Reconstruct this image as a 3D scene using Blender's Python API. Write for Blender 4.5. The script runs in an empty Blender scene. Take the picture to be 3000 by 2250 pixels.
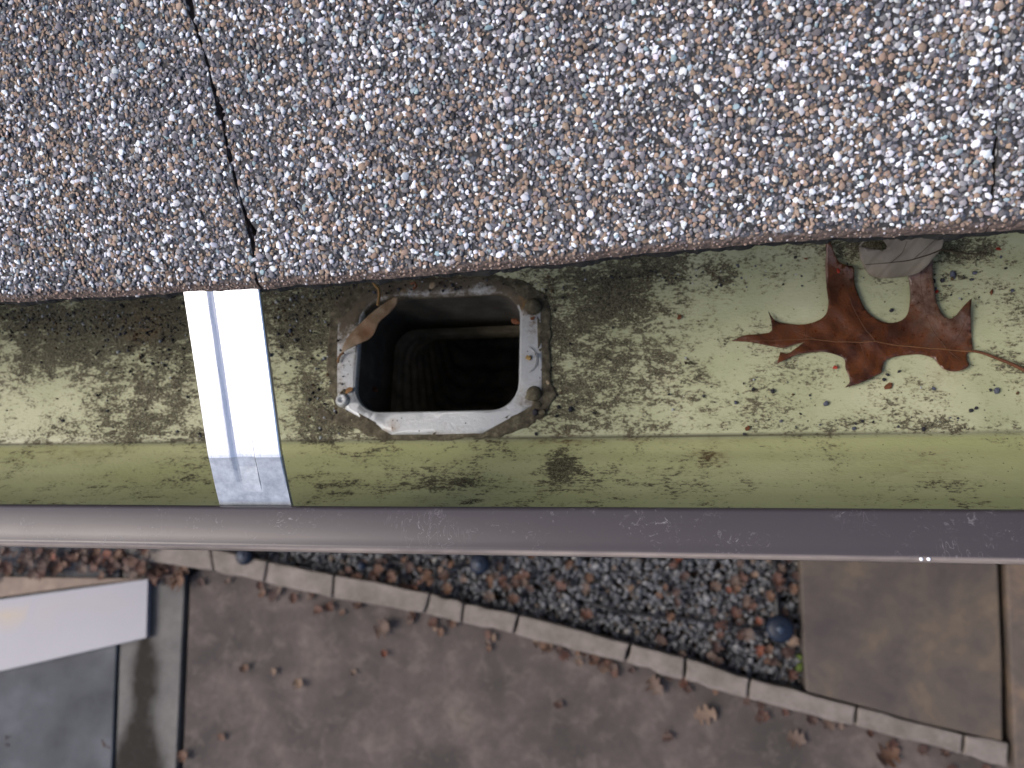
import bpy, bmesh, math, random
import numpy as np
from mathutils import Vector, Matrix
from mathutils.geometry import delaunay_2d_cdt

S = bpy.context.scene
COL = S.collection
rng = np.random.default_rng(7)
random.seed(7)

# ------------------------------------------------------------------ camera
GZ = 2.5                      # height of the gutter floor above the ground
H = 0.322                     # camera height above the gutter floor
F = 2266.0                    # focal length in pixels of a 3000 px wide frame
_d = np.array([461., 575., F]); AZ = -_d / np.linalg.norm(_d)
_x = np.array([11500., -302., -2266.]); _x /= np.linalg.norm(_x)
_x = _x - AZ * _x.dot(AZ); AX = _x / np.linalg.norm(_x); AY = np.cross(AZ, AX)

cd = bpy.data.cameras.new('camera')
cam = bpy.data.objects.new('camera', cd); COL.objects.link(cam)
r = Vector((AX[0], AY[0], AZ[0])); u = -Vector((AX[1], AY[1], AZ[1])); b = -Vector((AX[2], AY[2], AZ[2]))
cam.matrix_world = Matrix(((r.x, u.x, b.x, 0), (r.y, u.y, b.y, 0), (r.z, u.z, b.z, GZ + H), (0, 0, 0, 1)))
cd.sensor_width = 36.0; cd.lens = 36.0 * F / 3000.0
cd.clip_start = 0.01; cd.clip_end = 500
cd.dof.use_dof = True; cd.dof.focus_distance = 0.240; cd.dof.aperture_fstop = 20.0
S.camera = cam

# ------------------------------------------------------------------ sky, sun, exposure
SUN = Vector((-0.62, -0.17, 0.765)).normalized()
wd = bpy.data.worlds.new('World'); S.world = wd; wd.use_nodes = True
wn = wd.node_tree; bg = wn.nodes['Background']
sky = wn.nodes.new('ShaderNodeTexSky'); sky.sky_type = 'NISHITA'; sky.sun_disc = False
sky.sun_elevation = math.asin(SUN.z); sky.sun_rotation = math.atan2(SUN.x, SUN.y)
sky.air_density = 0.7; sky.dust_density = 3.0; sky.ozone_density = 0.6
wn.links.new(sky.outputs[0], bg.inputs[0]); bg.inputs[1].default_value = 0.15
sd = bpy.data.lights.new('sun', 'SUN'); sd.energy = 1.1; sd.angle = math.radians(24); sd.color = (1.0, 0.94, 0.85)
so = bpy.data.objects.new('sun', sd); COL.objects.link(so)
so.rotation_euler = (-SUN).to_track_quat('-Z', 'Y').to_euler(); so.location = (-3, -3, 8)
S.view_settings.view_transform = 'Standard'; S.view_settings.look = 'None'
S.view_settings.exposure = 0.78; S.view_settings.gamma = 1.0; S.view_settings.use_curve_mapping = False
S.cycles.max_bounces = 5; S.cycles.diffuse_bounces = 3; S.cycles.glossy_bounces = 3; S.cycles.caustics_reflective = False
S.cycles.use_adaptive_sampling = True; S.cycles.adaptive_threshold = 0.025


# ------------------------------------------------------------------ helpers
def ray(px, py):
    q = np.array([px - 1500., py - 1125., F]); return np.array([q @ AX, q @ AY, q @ AZ])

def at(px, py, z=0.0):
    """point at height z (above the gutter floor) seen at a pixel of the photograph"""
    q = ray(px, py); t = (z - H) / q[2]; return (q[0] * t, q[1] * t, z)

def gnd(px, py, z=0.0):
    p = at(px, py, z - GZ); return (p[0], p[1], z)

def empty(name, loc=(0, 0, 0)):
    o = bpy.data.objects.new(name, None); COL.objects.link(o); o.location = loc; o.empty_display_size = .05
    return o

def tag(o, label=None, cat=None, group=None, kind=None):
    if label: o['label'] = label
    if cat: o['category'] = cat
    if group: o['group'] = group
    if kind: o['kind'] = kind
    return o

def obj(name, mesh, mat=None, parent=None, loc=None):
    o = bpy.data.objects.new(name, mesh); COL.objects.link(o)
    if mat is not None and not mesh.materials: mesh.materials.append(mat)
    if parent is not None: o.parent = parent
    if loc is not None: o.location = loc
    return o

def mesh(verts, faces, smooth=False, name='m'):
    m = bpy.data.meshes.new(name)
    m.from_pydata([tuple(map(float, v)) for v in verts], [], [tuple(int(i) for i in f) for f in faces]); m.update()
    if smooth: m.polygons.foreach_set('use_smooth', [True] * len(m.polygons))
    return m

def setcol(m, cols, name='col'):
    a = m.color_attributes.new(name, 'FLOAT_COLOR', 'POINT')
    c = np.ones((len(m.vertices), 4), np.float32); c[:, :3] = cols
    a.data.foreach_set('color', c.ravel())

def setf(m, vals, name):
    a = m.attributes.new(name, 'FLOAT', 'POINT'); a.data.foreach_set('value', np.asarray(vals, np.float32))

def fix_normals(m):
    bm = bmesh.new(); bm.from_mesh(m); bmesh.ops.recalc_face_normals(bm, faces=bm.faces); bm.to_mesh(m); bm.free()
    return m

def wob(x, y, seed, f=1.0):
    """smooth pseudo noise, about -1..1"""
    g = np.random.default_rng(seed); s = 0
    for k in range(7):
        a = g.uniform(0, 6.28); w = f * g.uniform(.5, 2.2)
        s = s + np.sin((np.cos(a) * x + np.sin(a) * y) * w + g.uniform(0, 6.28)) / (1 + .35 * k)
    return s / 2.6

def inside(poly, x, y):
    poly = np.asarray(poly)[:, :2]; x = np.asarray(x, float); y = np.asarray(y, float)
    c = np.zeros(x.shape, bool); j = len(poly) - 1
    for i in range(len(poly)):
        xi, yi = poly[i]; xj, yj = poly[j]
        hit = ((yi > y) != (yj > y)) & (x < (xj - xi) * (y - yi) / ((yj - yi) or 1e-12) + xi)
        c ^= hit; j = i
    return c

def polytri(outline, holes=(), spacing=None, seed=1):
    """triangulated polygon with holes and interior points: returns verts2d, tris"""
    pts = [tuple(p[:2]) for p in outline]; edges = [(i, (i + 1) % len(pts)) for i in range(len(pts))]
    for h in holes:
        n0 = len(pts); pts += [tuple(p[:2]) for p in h]
        edges += [(n0 + i, n0 + (i + 1) % len(h)) for i in range(len(h))]
    if spacing:
        o = np.array(outline)[:, :2]; g = np.random.default_rng(seed)
        lo = o.min(0); hi = o.max(0)
        X, Y = np.meshgrid(np.arange(lo[0], hi[0], spacing), np.arange(lo[1], hi[1], spacing))
        X = (X + g.uniform(-.3, .3, X.shape) * spacing).ravel(); Y = (Y + g.uniform(-.3, .3, Y.shape) * spacing).ravel()
        k = inside(o, X, Y)
        for h in holes: k &= ~inside(h, X, Y)
        pts += list(zip(X[k].tolist(), Y[k].tolist()))
    # pre-scale so the tolerance of the triangulation suits millimetre shapes
    sc = 100.0
    v, e, f, *_ = delaunay_2d_cdt([Vector((p[0] * sc, p[1] * sc)) for p in pts], edges, [], 0, 1e-6)
    V = np.array([[q.x / sc, q.y / sc] for q in v]); T = np.array([list(t) for t in f if len(t) == 3])
    c = V[T].mean(1); k = inside(outline, c[:, 0], c[:, 1])
    for h in holes: k &= ~inside(h, c[:, 0], c[:, 1])
    T = T[k]
    a = V[T]; ar = np.cross(a[:, 1] - a[:, 0], a[:, 2] - a[:, 0]); T[ar < 0] = T[ar < 0][:, ::-1]
    return V, T

def sheet(outline, zf, thick, holes=(), spacing=None, seed=1, smooth=True):
    """a thin solid sheet over a polygon: top height zf(x, y), given thickness"""
    V, T = polytri(outline, holes, spacing, seed); n = len(V)
    z = zf(V[:, 0], V[:, 1]) * np.ones(n)
    top = np.c_[V, z]; bot = np.c_[V, z - thick]
    ed = {}
    for t in T:
        for i in range(3):
            a_, b_ = int(t[i]), int(t[(i + 1) % 3]); ed[(a_, b_)] = 1
    side = [(b_, a_, a_ + n, b_ + n) for (a_, b_) in ed if (b_, a_) not in ed]
    return mesh(np.r_[top, bot], [tuple(t) for t in T] + [tuple(n + t[::-1]) for t in T] + side, smooth)

def tube(path, rad, k=6, closed_ends=True):
    P = np.array(path, float); n = len(P); R = np.ones(n) * rad
    V = []; Fc = []
    for i in range(n):
        t = P[min(i + 1, n - 1)] - P[max(i - 1, 0)]; t /= np.linalg.norm(t) + 1e-12
        a_ = np.cross(t, [0, 0, 1.0]);
        if np.linalg.norm(a_) < 1e-3: a_ = np.cross(t, [0, 1.0, 0])
        a_ /= np.linalg.norm(a_); b_ = np.cross(a_, t)
        for j in range(k):
            an = 6.28318 * j / k; V.append(P[i] + R[i] * (math.cos(an) * a_ + math.sin(an) * b_))
    for i in range(n - 1):
        for j in range(k):
            Fc.append((i * k + j, i * k + (j + 1) % k, (i + 1) * k + (j + 1) % k, (i + 1) * k + j))
    if closed_ends: Fc.append(tuple(range(k))[::-1]); Fc.append(tuple((n - 1) * k + j for j in range(k)))
    return fix_normals(mesh(V, Fc, True))

def prism(poly, z0, z1, bevel=0.0, seg=2):
    n = len(poly)
    V = [(p[0], p[1], z0) for p in poly] + [(p[0], p[1], z1) for p in poly]
    Fc = [tuple(range(n))[::-1], tuple(range(n, 2 * n))] + [(i, (i + 1) % n, n + (i + 1) % n, n + i) for i in range(n)]
    m = fix_normals(mesh(V, Fc))
    if bevel:
        bm = bmesh.new(); bm.from_mesh(m)
        bmesh.ops.bevel(bm, geom=list(bm.edges), offset=bevel, segments=seg, affect='EDGES', profile=.5, clamp_overlap=True)
        bm.to_mesh(m); bm.free()
    return m

def box(x0, x1, y0, y1, z0, z1, bevel=0):
    return prism([(x0, y0), (x1, y0), (x1, y1), (x0, y1)], z0, z1, bevel)

KP = 6
def pebbles(P, A, asp, hgt, cols, frame=np.eye(3), seed=3, tilt=.25):
    """many small flat-topped pebbles joined into one mesh. frame rows: u, v, normal"""
    g = np.random.default_rng(seed); n = len(P); k = KP
    th = (np.arange(k) / k * 2 * np.pi)[None] + g.uniform(-.28, .28, (n, k)) + g.uniform(0, 6.28, (n, 1))
    rr = g.uniform(.78, 1.12, (n, k)); rot = g.uniform(0, np.pi, n)
    lx = np.cos(th) * rr; ly = np.sin(th) * rr / asp[:, None]
    c, s = np.cos(rot)[:, None], np.sin(rot)[:, None]
    x = (lx * c - ly * s) * A[:, None]; y = (lx * s + ly * c) * A[:, None]
    tx = g.normal(0, tilt, (n, 1)); ty = g.normal(0, tilt, (n, 1))
    ringr = (.93, 1.0, .66); ringz = (-.35, .42, 1.0)
    V = np.zeros((n, 3 * k, 3))
    for i in range(3):
        jx = x * ringr[i]; jy = y * ringr[i]
        w = hgt[:, None] * ringz[i] + (jx * tx + jy * ty) + (g.uniform(-.08, .08, (n, k)) * hgt[:, None])
        V[:, i * k:(i + 1) * k] = jx[..., None] * frame[0] + jy[..., None] * frame[1] + w[..., None] * frame[2]
    V += np.asarray(P)[:, None, :]
    nf = 2 * k + 1
    quad = np.array([[i * k + j, i * k + (j + 1) % k, (i + 1) * k + (j + 1) % k, (i + 1) * k + j] for i in range(2) for j in range(k)])
    cap = np.arange(2 * k, 3 * k)
    loops = np.concatenate([quad.ravel(), cap])
    off = (np.arange(n) * 3 * k)[:, None]
    LV = (loops[None] + off).ravel().astype(np.int32)
    tot1 = np.array([4] * (2 * k) + [k]); st1 = np.concatenate([[0], np.cumsum(tot1)[:-1]])
    ST = (st1[None] + (np.arange(n) * len(loops))[:, None]).ravel().astype(np.int32)
    m = bpy.data.meshes.new('pebbles')
    m.vertices.add(n * 3 * k); m.vertices.foreach_set('co', V.ravel().astype(np.float32))
    m.loops.add(len(LV)); m.loops.foreach_set('vertex_index', LV)
    m.polygons.add(n * nf); m.polygons.foreach_set('loop_start', ST)
    m.update(calc_edges=True); m.validate()
    if cols is not None: setcol(m, np.repeat(cols, 3 * k, axis=0))
    return m


# ------------------------------------------------------------------ materials
class MT:
    def __init__(s, name, rough=.6, metal=0, spec=.5):
        s.m = bpy.data.materials.new(name); s.m.use_nodes = True; s.t = s.m.node_tree
        s.b = s.t.nodes['Principled BSDF']; s.b.inputs['Roughness'].default_value = rough
        s.b.inputs['Metallic'].default_value = metal; s.b.inputs['Specular IOR Level'].default_value = spec
    def set(s, node, key, v):
        i = node.inputs[key]
        if isinstance(v, bpy.types.NodeSocket): s.t.links.new(v, i)
        elif isinstance(v, (tuple, list)) and len(v) == 3 and i.type == 'RGBA': i.default_value = (*v, 1)
        else: i.default_value = v
    def n(s, typ, **kw):
        nd = s.t.nodes.new('ShaderNode' + typ)
        for k, v in kw.items(): setattr(nd, k, v)
        return nd
    def co(s, scale=(1, 1, 1), rot=(0, 0, 0), loc=(0, 0, 0)):
        c = s.n('TexCoord'); m = s.n('Mapping'); s.t.links.new(c.outputs['Object'], m.inputs[0])
        m.inputs['Scale'].default_value = scale; m.inputs['Rotation'].default_value = rot; m.inputs['Location'].default_value = loc
        return m.outputs[0]
    def noise(s, vec, scale, detail=4, rough=.55, dist=0):
        nd = s.n('TexNoise'); s.set(nd, 'Vector', vec); s.set(nd, 'Scale', scale); s.set(nd, 'Detail', detail)
        s.set(nd, 'Roughness', rough); s.set(nd, 'Distortion', dist); return nd.outputs['Fac']
    def voro(s, vec, scale, feature='F1', out='Distance', rand=1):
        nd = s.n('TexVoronoi', feature=feature); s.set(nd, 'Vector', vec); s.set(nd, 'Scale', scale); s.set(nd, 'Randomness', rand)
        return nd.outputs[out]
    def math(s, op, a, b=0, clamp=False):
        nd = s.n('Math', operation=op, use_clamp=clamp); s.set(nd, 0, a); s.set(nd, 1, b); return nd.outputs[0]
    def rng(s, v, a, b, c=0, d=1, smooth=False):
        nd = s.n('MapRange', clamp=True)
        if smooth: nd.interpolation_type = 'SMOOTHSTEP'
        for k, q in zip(('Value', 'From Min', 'From Max', 'To Min', 'To Max'), (v, a, b, c, d)): s.set(nd, k, q)
        return nd.outputs[0]
    def ramp(s, f, stops, interp='LINEAR'):
        nd = s.n('ValToRGB'); s.set(nd, 0, f); e = nd.color_ramp; e.interpolation = interp
        while len(e.elements) < len(stops): e.elements.new(.5)
        for el, (p, c) in zip(e.elements, stops): el.position = p; el.color = (*c, 1)
        return nd.outputs[0]
    def mix(s, f, a, b, mode='MIX'):
        nd = s.n('Mix', data_type='RGBA', blend_type=mode); s.set(nd, 0, f); s.set(nd, 6, a); s.set(nd, 7, b); return nd.outputs[2]
    def attr(s, name, out='Color'):
        nd = s.n('Attribute', attribute_name=name); return nd.outputs[out]
    def bump(s, h, strength, dist):
        nd = s.n('Bump'); s.set(nd, 'Height', h); s.set(nd, 'Strength', strength); s.set(nd, 'Distance', dist)
        s.t.links.new(nd.outputs[0], s.b.inputs['Normal'])
    def base(s, c): s.set(s.b, 'Base Color', c)
    def rough(s, c): s.set(s.b, 'Roughness', c)

def simple(name, col, rough=.7, var=.35, scale=200, metal=0, spec=.4, bump=0, dist=.001):
    k = MT(name, rough, metal, spec); v = k.co()
    f = k.noise(v, scale, 5, .6)
    k.base(k.mix(k.rng(f, .3, .7), tuple(c * (1 - var) for c in col), tuple(min(.95, c * (1 + var)) for c in col)))
    if bump: k.bump(f, bump, dist)
    return k.m

# granules and the shingle mat below and beyond them
k = MT('granule_stone', .95, 0, .1)
v = k.co(); f = k.noise(v, 1500, 3, .6)
k.base(k.mix(.35, k.attr('col'), k.mix(f, (.25, .25, .25), (.75, .75, .75)), 'OVERLAY')); M_GRAN = k.m
k = MT('shingle_mat', .75, 0, .3)
v = k.co()
cell = k.voro(v, 560, 'F1', 'Color'); dist = k.voro(v, 560, 'F1', 'Distance')
sep = k.n('SeparateColor'); k.set(sep, 0, cell)
cc = k.ramp(sep.outputs[0], [(0, (.075, .08, .095)), (.45, (.11, .115, .135)), (.62, (.20, .145, .105)), (.8, (.16, .15, .15)), (.87, (.5, .52, .55))], 'CONSTANT')
edge = k.attr('edge', 'Fac')
cc = k.mix(k.rng(dist, .35, .6), cc, (.03, .03, .032))
cc = k.mix(edge, cc, k.mix(k.noise(v, 900, 4), (.05, .036, .03), (.20, .145, .12)))
k.base(cc); k.bump(k.math('MULTIPLY', dist, -1), .8, .0008); M_MAT = k.m

# gutter interior
k = MT('algae_stained_enamel', .55, 0, .35)
v = k.co(); g = k.attr('grime', 'Fac'); wall = k.attr('wall', 'Fac')
base = k.ramp(k.noise(v, 22, 4, .6), [(.3, (.335, .36, .225)), (.5, (.41, .43, .285)), (.72, (.49, .50, .355))])
wb = k.ramp(k.noise(k.co((.35, 1, 1)), 30, 4, .6), [(.3, (.39, .415, .20)), (.7, (.50, .515, .295))])
base = k.mix(wall, base, wb)
n1 = k.noise(v, 34, 6, .72, .4); n2 = k.noise(k.co((.62, 1.25, 1), (0, 0, .12)), 200, 5, .75, .8); n3 = k.noise(k.co((.7, 1.2, 1)), 900, 3, .7)
ns = k.noise(k.co((5, 60, 60)), 12, 5, .7, .5)              # streaks along the gutter
# thin scratches that show the clean enamel
sc1 = k.math('ABSOLUTE', k.math('SUBTRACT', k.noise(k.co((1, 1, 1), (0, 0, .5)), 260, 3, .6, 2.2), .5))
sc2 = k.math('ABSOLUTE', k.math('SUBTRACT', k.noise(k.co((1.6, .7, 1), (0, 0, 1.9)), 330, 3, .6, 3.0), .5))
scr = k.math('MAXIMUM', k.rng(sc1, 0, .022, 1, 0), k.rng(sc2, 0, .02, 1, 0))
cen = lambda n_, w_: k.math('MULTIPLY', k.math('SUBTRACT', n_, .5), w_)
m1 = k.math('ADD', k.math('ADD', cen(n1, 1.7), cen(n2, 1.5)), cen(n3, 1.4))
m1 = k.math('ADD', m1, k.math('MULTIPLY', cen(ns, .85), wall))
m1 = k.math('ADD', m1, g)
thin = k.rng(m1, .33, .62, 0, .60); thick = k.rng(m1, .54, .64)
thick = k.math('MULTIPLY', thick, k.math('SUBTRACT', 1, k.math('MULTIPLY', scr, .55)))
thin = k.math('MULTIPLY', thin, k.math('SUBTRACT', 1, k.math('MULTIPLY', scr, .8)))
gcol = k.ramp(n3, [(.36, (.010, .0085, .006)), (.5, (.038, .032, .021)), (.64, (.12, .106, .072))])
tcol = k.ramp(n1, [(.35, (.12, .115, .05)), (.65, (.15, .125, .07))])
c = k.mix(thin, base, tcol); c = k.mix(thick, c, gcol)
rust = k.math('MULTIPLY', k.attr('rust', 'Fac'), k.rng(n2, .4, .65)); c = k.mix(k.math('MULTIPLY', rust, .75), c, (.16, .095, .04))
spk = k.voro(v, 520, 'F1', 'Distance'); spc = k.n('SeparateColor'); k.set(spc, 0, k.voro(v, 520, 'F1', 'Color'))
sp = k.math('MULTIPLY', k.rng(spk, .12, .2, 1, 0), k.rng(spc.outputs[0], .86, .88)); c = k.mix(k.math('MULTIPLY', sp, .85), c, (.022, .02, .016))
c = k.mix(k.attr('seam', 'Fac'), c, (.04, .033, .02))
k.base(c); k.rough(k.rng(thick, 0, 1, .42, .85))
k.bump(k.math('ADD', k.math('MULTIPLY', thick, .6), n3), .35, .0005); M_IN = k.m

# brown painted aluminium with scuffs
k = MT('brown_painted_aluminium', .38, 0, .42)
v = k.co()
pc = k.mix(k.noise(v, 14, 4), (.044, .036, .038), (.060, .050, .053))
sc = k.math('MULTIPLY', k.rng(k.noise(v, 420, 5, .75, 1.5), .57, .70), k.rng(k.noise(k.co((1, 2, 1), (0, 0, .4)), 55, 4, .6, .5), .48, .64))
sc2 = k.math('MULTIPLY', k.rng(k.math('ABSOLUTE', k.math('SUBTRACT', k.noise(k.co((1, .5, .5), (0, 0, .8)), 240, 2, .5, 2), .5)), 0, .012, 1, 0), k.rng(k.noise(v, 40, 3), .55, .7))
sc = k.math('MAXIMUM', sc, k.math('MULTIPLY', sc2, .7))
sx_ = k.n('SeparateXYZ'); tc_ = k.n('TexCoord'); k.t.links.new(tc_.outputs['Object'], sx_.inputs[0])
edge_glint = k.math('MULTIPLY', k.rng(sx_.outputs[1], .0078, .0070), k.rng(sx_.outputs[2], .0895, .0915))     # pale highlight painted into the colour along the front corner
edge_glint = k.math('MULTIPLY', edge_glint, k.rng(k.noise(k.co((.25, 1, 1)), 60, 5, .7), .3, .62, .15, .8))
pc = k.mix(edge_glint, pc, (.36, .30, .26))
k.base(k.mix(k.math('MULTIPLY', sc, .6), pc, (.36, .34, .34))); k.rough(k.math('ADD', k.rng(sc, 0, 1, .34, .7), k.math('MULTIPLY', k.noise(v, 60, 5), .1)))
k.bump(k.noise(k.co((.15, 1, 1)), 160, 4), .05, .0005)
M_BR = k.m

k = MT('bright_aluminium', .3, 1, .5)
v = k.co((60, 4, 4)); f = k.noise(v, 30, 5)
k.base(k.mix(f, (.56, .58, .61), (.70, .71, .73))); k.rough(k.rng(f, .3, .7, .24, .36)); k.bump(k.noise(k.co(), 600, 3), .05, .0003); M_AL = k.m

k = MT('weathered_zinc', .5, .35, .5)
v = k.co(); gr = k.attr('grime', 'Fac')
n1 = k.noise(v, 120, 9, .72, .4); n2 = k.noise(v, 700, 5, .7)
q = k.math('ADD', k.math('ADD', n1, k.math('MULTIPLY', k.math('SUBTRACT', n2, .5), .5)), k.math('SUBTRACT', gr, .5))
zc = k.mix(k.noise(v, 40, 4), (.36, .385, .42), (.48, .505, .545))
zc = k.mix(k.rng(q, .5, .75, 0, .55), zc, (.22, .19, .15)); zc = k.mix(k.rng(q, .68, .86), zc, k.mix(n2, (.045, .038, .028), (.15, .12, .085)))
ru = k.math('MULTIPLY', k.rng(k.noise(v, 70, 5, .6), .60, .70), k.rng(n2, .3, .6)); zc = k.mix(k.math('MULTIPLY', ru, .6), zc, (.22, .12, .03))
sps = k.n('SeparateColor'); k.set(sps, 0, k.voro(v, 480, 'F1', 'Color'))
sp = k.math('MULTIPLY', k.rng(k.voro(v, 480), .12, .2, 1, 0), k.rng(sps.outputs[0], .85, .87)); zc = k.mix(sp, zc, (.03, .027, .022))
k.base(zc); k.rough(k.rng(q, .5, .85, .42, .9)); k.set(k.b, 'Metallic', k.rng(q, .5, .8, .2, 0)); k.bump(k.math('ADD', q, n2), .3, .0005); M_ZN = k.m
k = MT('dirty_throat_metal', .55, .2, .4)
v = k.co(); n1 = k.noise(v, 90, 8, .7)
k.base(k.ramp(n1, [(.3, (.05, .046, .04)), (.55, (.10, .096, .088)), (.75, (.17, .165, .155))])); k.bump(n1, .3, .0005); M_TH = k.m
k = MT('brown_sealant', .8, 0, .3)
v = k.co(); n1 = k.noise(v, 260, 8, .7)
k.base(k.ramp(n1, [(.32, (.032, .027, .018)), (.52, (.085, .074, .052)), (.7, (.19, .175, .12))])); k.bump(n1, .8, .001); M_SEAL = k.m
M_PIPE = simple('brown_pipe_inside', (.20, .175, .13), .3, .5, 120, 0, .4, .2)


# ================================================================== HOUSE ROOF
PITCH = math.atan(.5); CP, SP = math.cos(PITCH), math.sin(PITCH)
R0 = np.array([0, .0805, .130]); RU = np.array([1., 0, 0]); RV = np.array([0, CP, SP]); RN = np.array([0, -SP, CP])
FR = np.array([RU, RV, RN])
def roof(u, v, w):
    u, v, w = np.broadcast_arrays(np.asarray(u, float), v, w)
    return R0 + u[..., None] * RU + v[..., None] * RV + w[..., None] * RN

house = empty('house', (0, .45, 0))
HO = np.array([0, .45, -GZ])          # house-local = gutter-local - HO
tag(house, 'eave of the house with grey, tan and white granule asphalt shingles above the gutter', 'house')

def edge_v(u):
    b_ = np.interp(u, [-.6, -.2, -.11, -.04, .0085, .0426, .086, .4], [-.0012, -.0014, -.0014, .0004, .0028, .0034, .0026, .0025])
    return b_ + .00022 * wob(u * 900, 0, 21) + .0003 * wob(u * 260, 0, 22)
CLV = np.array([-.01, 0, .008, .016, .028, .047, .060, .075, .13, .30])
CLX = np.array([-.1153, -.1153, -.1152, -.1146, -.1172, -.1190, -.1207, -.1237, -.127, -.13])
def crackL(v): return np.interp(v, CLV, CLX) + .0003 * wob(v * 700, 0, 31)
def widL(v):
    return (.00046 + .00030 * wob(v * 420, 0, 32) + .00022 * wob(v * 1500, 0, 35) + .00075 * np.exp(-((v - .0475) / .0032) ** 2) + .0009 * np.exp(-((v - .0165) / .0022) ** 2)
            + .0004 * np.exp(-((v - .079) / .006) ** 2))
def crackR(v): return .0778 + .0004 * wob(v * 500, 0, 33)
_widL = widL
def widL(v): return np.maximum(_widL(v), .00006)
def widR(v): return .00022 + .0002 * wob(v * 300, 0, 34) + .0004 * np.exp(-((v - .019) / .003) ** 2)
def drop(vv): return -.0030 * np.clip((.0036 - vv) / .0036, 0, 1) ** 2      # the edge rolls over
def und(u, v): return .00045 * wob(u * 40, v * 40, 41)

UMAX = 4.0
def shingle_mesh(ul, ur, us, thick=.0042):
    """slab between two crack lines; ul(v), ur(v); us = number of columns"""
    vv = np.r_[0, .0006, .0012, .0018, .0024, .0032, .0042, np.linspace(.006, .13, 63), .2, .30]
    t = np.linspace(0, 1, us); nv = len(vv)
    L = ul(vv)[:, None]; Rr = ur(vv)[:, None]; U = L + (Rr - L) * t[None]
    Vv = vv[:, None] + edge_v(U) * np.exp(-vv[:, None] / .02)
    W = drop(vv)[:, None] + und(U, Vv)
    top = roof(U, Vv, W); bot = roof(U, Vv + .0004, W * 0 - thick)
    bot[0] = roof(U[0], Vv[0] + .0009, -thick + 0 * U[0])
    V = np.r_[top.reshape(-1, 3), bot.reshape(-1, 3)] - HO; n = nv * us; Fc = []
    ix = lambda i, j: i * us + j
    for i in range(nv - 1):
        for j in range(us - 1):
            Fc.append((ix(i, j), ix(i, j + 1), ix(i + 1, j + 1), ix(i + 1, j)))
            Fc.append((n + ix(i, j), n + ix(i + 1, j), n + ix(i + 1, j + 1), n + ix(i, j + 1)))
        Fc.append((ix(i, 0), ix(i + 1, 0), n + ix(i + 1, 0), n + ix(i, 0)))
        Fc.append((ix(i + 1, us - 1), ix(i, us - 1), n + ix(i, us - 1), n + ix(i + 1, us - 1)))
    for j in range(us - 1):
        Fc.append((ix(0, j + 1), ix(0, j), n + ix(0, j), n + ix(0, j + 1)))
    m = mesh(V, Fc)
    e = np.r_[(np.clip((.0030 - vv) / .0012, 0, 1)[:, None] + 0 * U).ravel(), np.ones(n)]
    setf(m, e, 'edge'); m.materials.append(M_MAT); return m

sh_left = obj('shingle', shingle_mesh(lambda v: -.52 + 0 * v, lambda v: crackL(v) - widL(v), 320), None, house)
sh_mid = obj('shingle', shingle_mesh(lambda v: crackL(v) + widL(v), lambda v: crackR(v) - widR(v), 200), None, house)
sh_right = obj('shingle', shingle_mesh(lambda v: crackR(v) + widR(v), lambda v: .40 + 0 * v, 200), None, house)
sh_left['label'] = 'shingle left of the black gap'; sh_mid['label'] = 'wide middle shingle'; sh_right['label'] = 'shingle at the right end'
for (a_, b_) in ((-1.46, -.522), (-2.4, -1.462), (.402, 1.34), (1.342, 2.28)):
    obj('shingle', shingle_mesh(lambda v, a_=a_: a_ + 0 * v, lambda v, b_=b_: b_ + 0 * v, 60), None, house)
# next courses up the slope (above the frame), starter strip, deck and boards below
def slab(u0, u1, v0, v1, w0, w1):
    c = [(u0, v0), (u1, v0), (u1, v1), (u0, v1)]
    V = [roof(a_, b_, w0) - HO for a_, b_ in c] + [roof(a_, b_, w1) - HO for a_, b_ in c]
    return fix_normals(mesh(V, [(0, 3, 2, 1), (4, 5, 6, 7)] + [(i, (i + 1) % 4, 4 + (i + 1) % 4, 4 + i) for i in range(4)]))
for r_ in range(1, 9):
    for q_ in range(-3, 3):
        off = .31 * (r_ % 3); u0 = q_ * .94 + off
        m = slab(u0 + .002, u0 + .936, .135 * r_, .135 * r_ + .30, .0006 * 1 + .0012, .0052); m.materials.append(M_MAT)
        o = obj('shingle', m, None, house); o.rotation_euler = (0, 0, 0)
        # each course lies on the one below: shift along the roof normal
        d_ = RN * (.0004 * r_); o.location = tuple(d_)
M_TAR = simple('black_tar_edge', (.018, .017, .016), .8, .5, 600, 0, .3, .5, .0006)
us_ = np.r_[np.linspace(-2.4, -.4, 40)[:-1], np.linspace(-.4, .25, 620), np.linspace(.25, 2.28, 40)[1:]]
e0 = edge_v(us_) - .0011 + .0006 * wob(us_ * 500, 0, 45) + .0004 * wob(us_ * 1900, 0, 46); nu = len(us_)
rows = [(0.3 + 0 * e0, -.0046), (e0 + .0012, -.0046), (e0, -.0060), (e0 + .0005 * wob(us_ * 1300, 0, 47), -.0098 + .0012 * wob(us_ * 700, 0, 48)), (0.3 + 0 * e0, -.0080)]
Vs = np.concatenate([roof(us_, a_, b_) - HO for a_, b_ in rows])
obj('starter_strip', fix_normals(mesh(Vs, [(i * nu + j, i * nu + j + 1, ((i + 1) % 5) * nu + j + 1, ((i + 1) % 5) * nu + j) for i in range(5) for j in range(nu - 1)])), M_TAR, house)
M_WOOD = simple('weathered_board', (.11, .085, .06), .8, .4, 60, 0, .3, .3)
obj('roof_deck', slab(-2.4, 2.28, .061, 1.6, -.026, -.0104), M_WOOD, house)
def hbox(name, x0, x1, y0, y1, z0, z1, m): return obj(name, box(x0, x1, y0 - HO[1], y1 - HO[1], z0 - HO[2], z1 - HO[2]), m, house)
M_FASCIA = simple('brown_fascia_paint', (.085, .068, .062), .55, .2, 30)
hbox('fascia_board', -2.4, 2.28, .1415, .163, -.06, .128, M_FASCIA)
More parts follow.
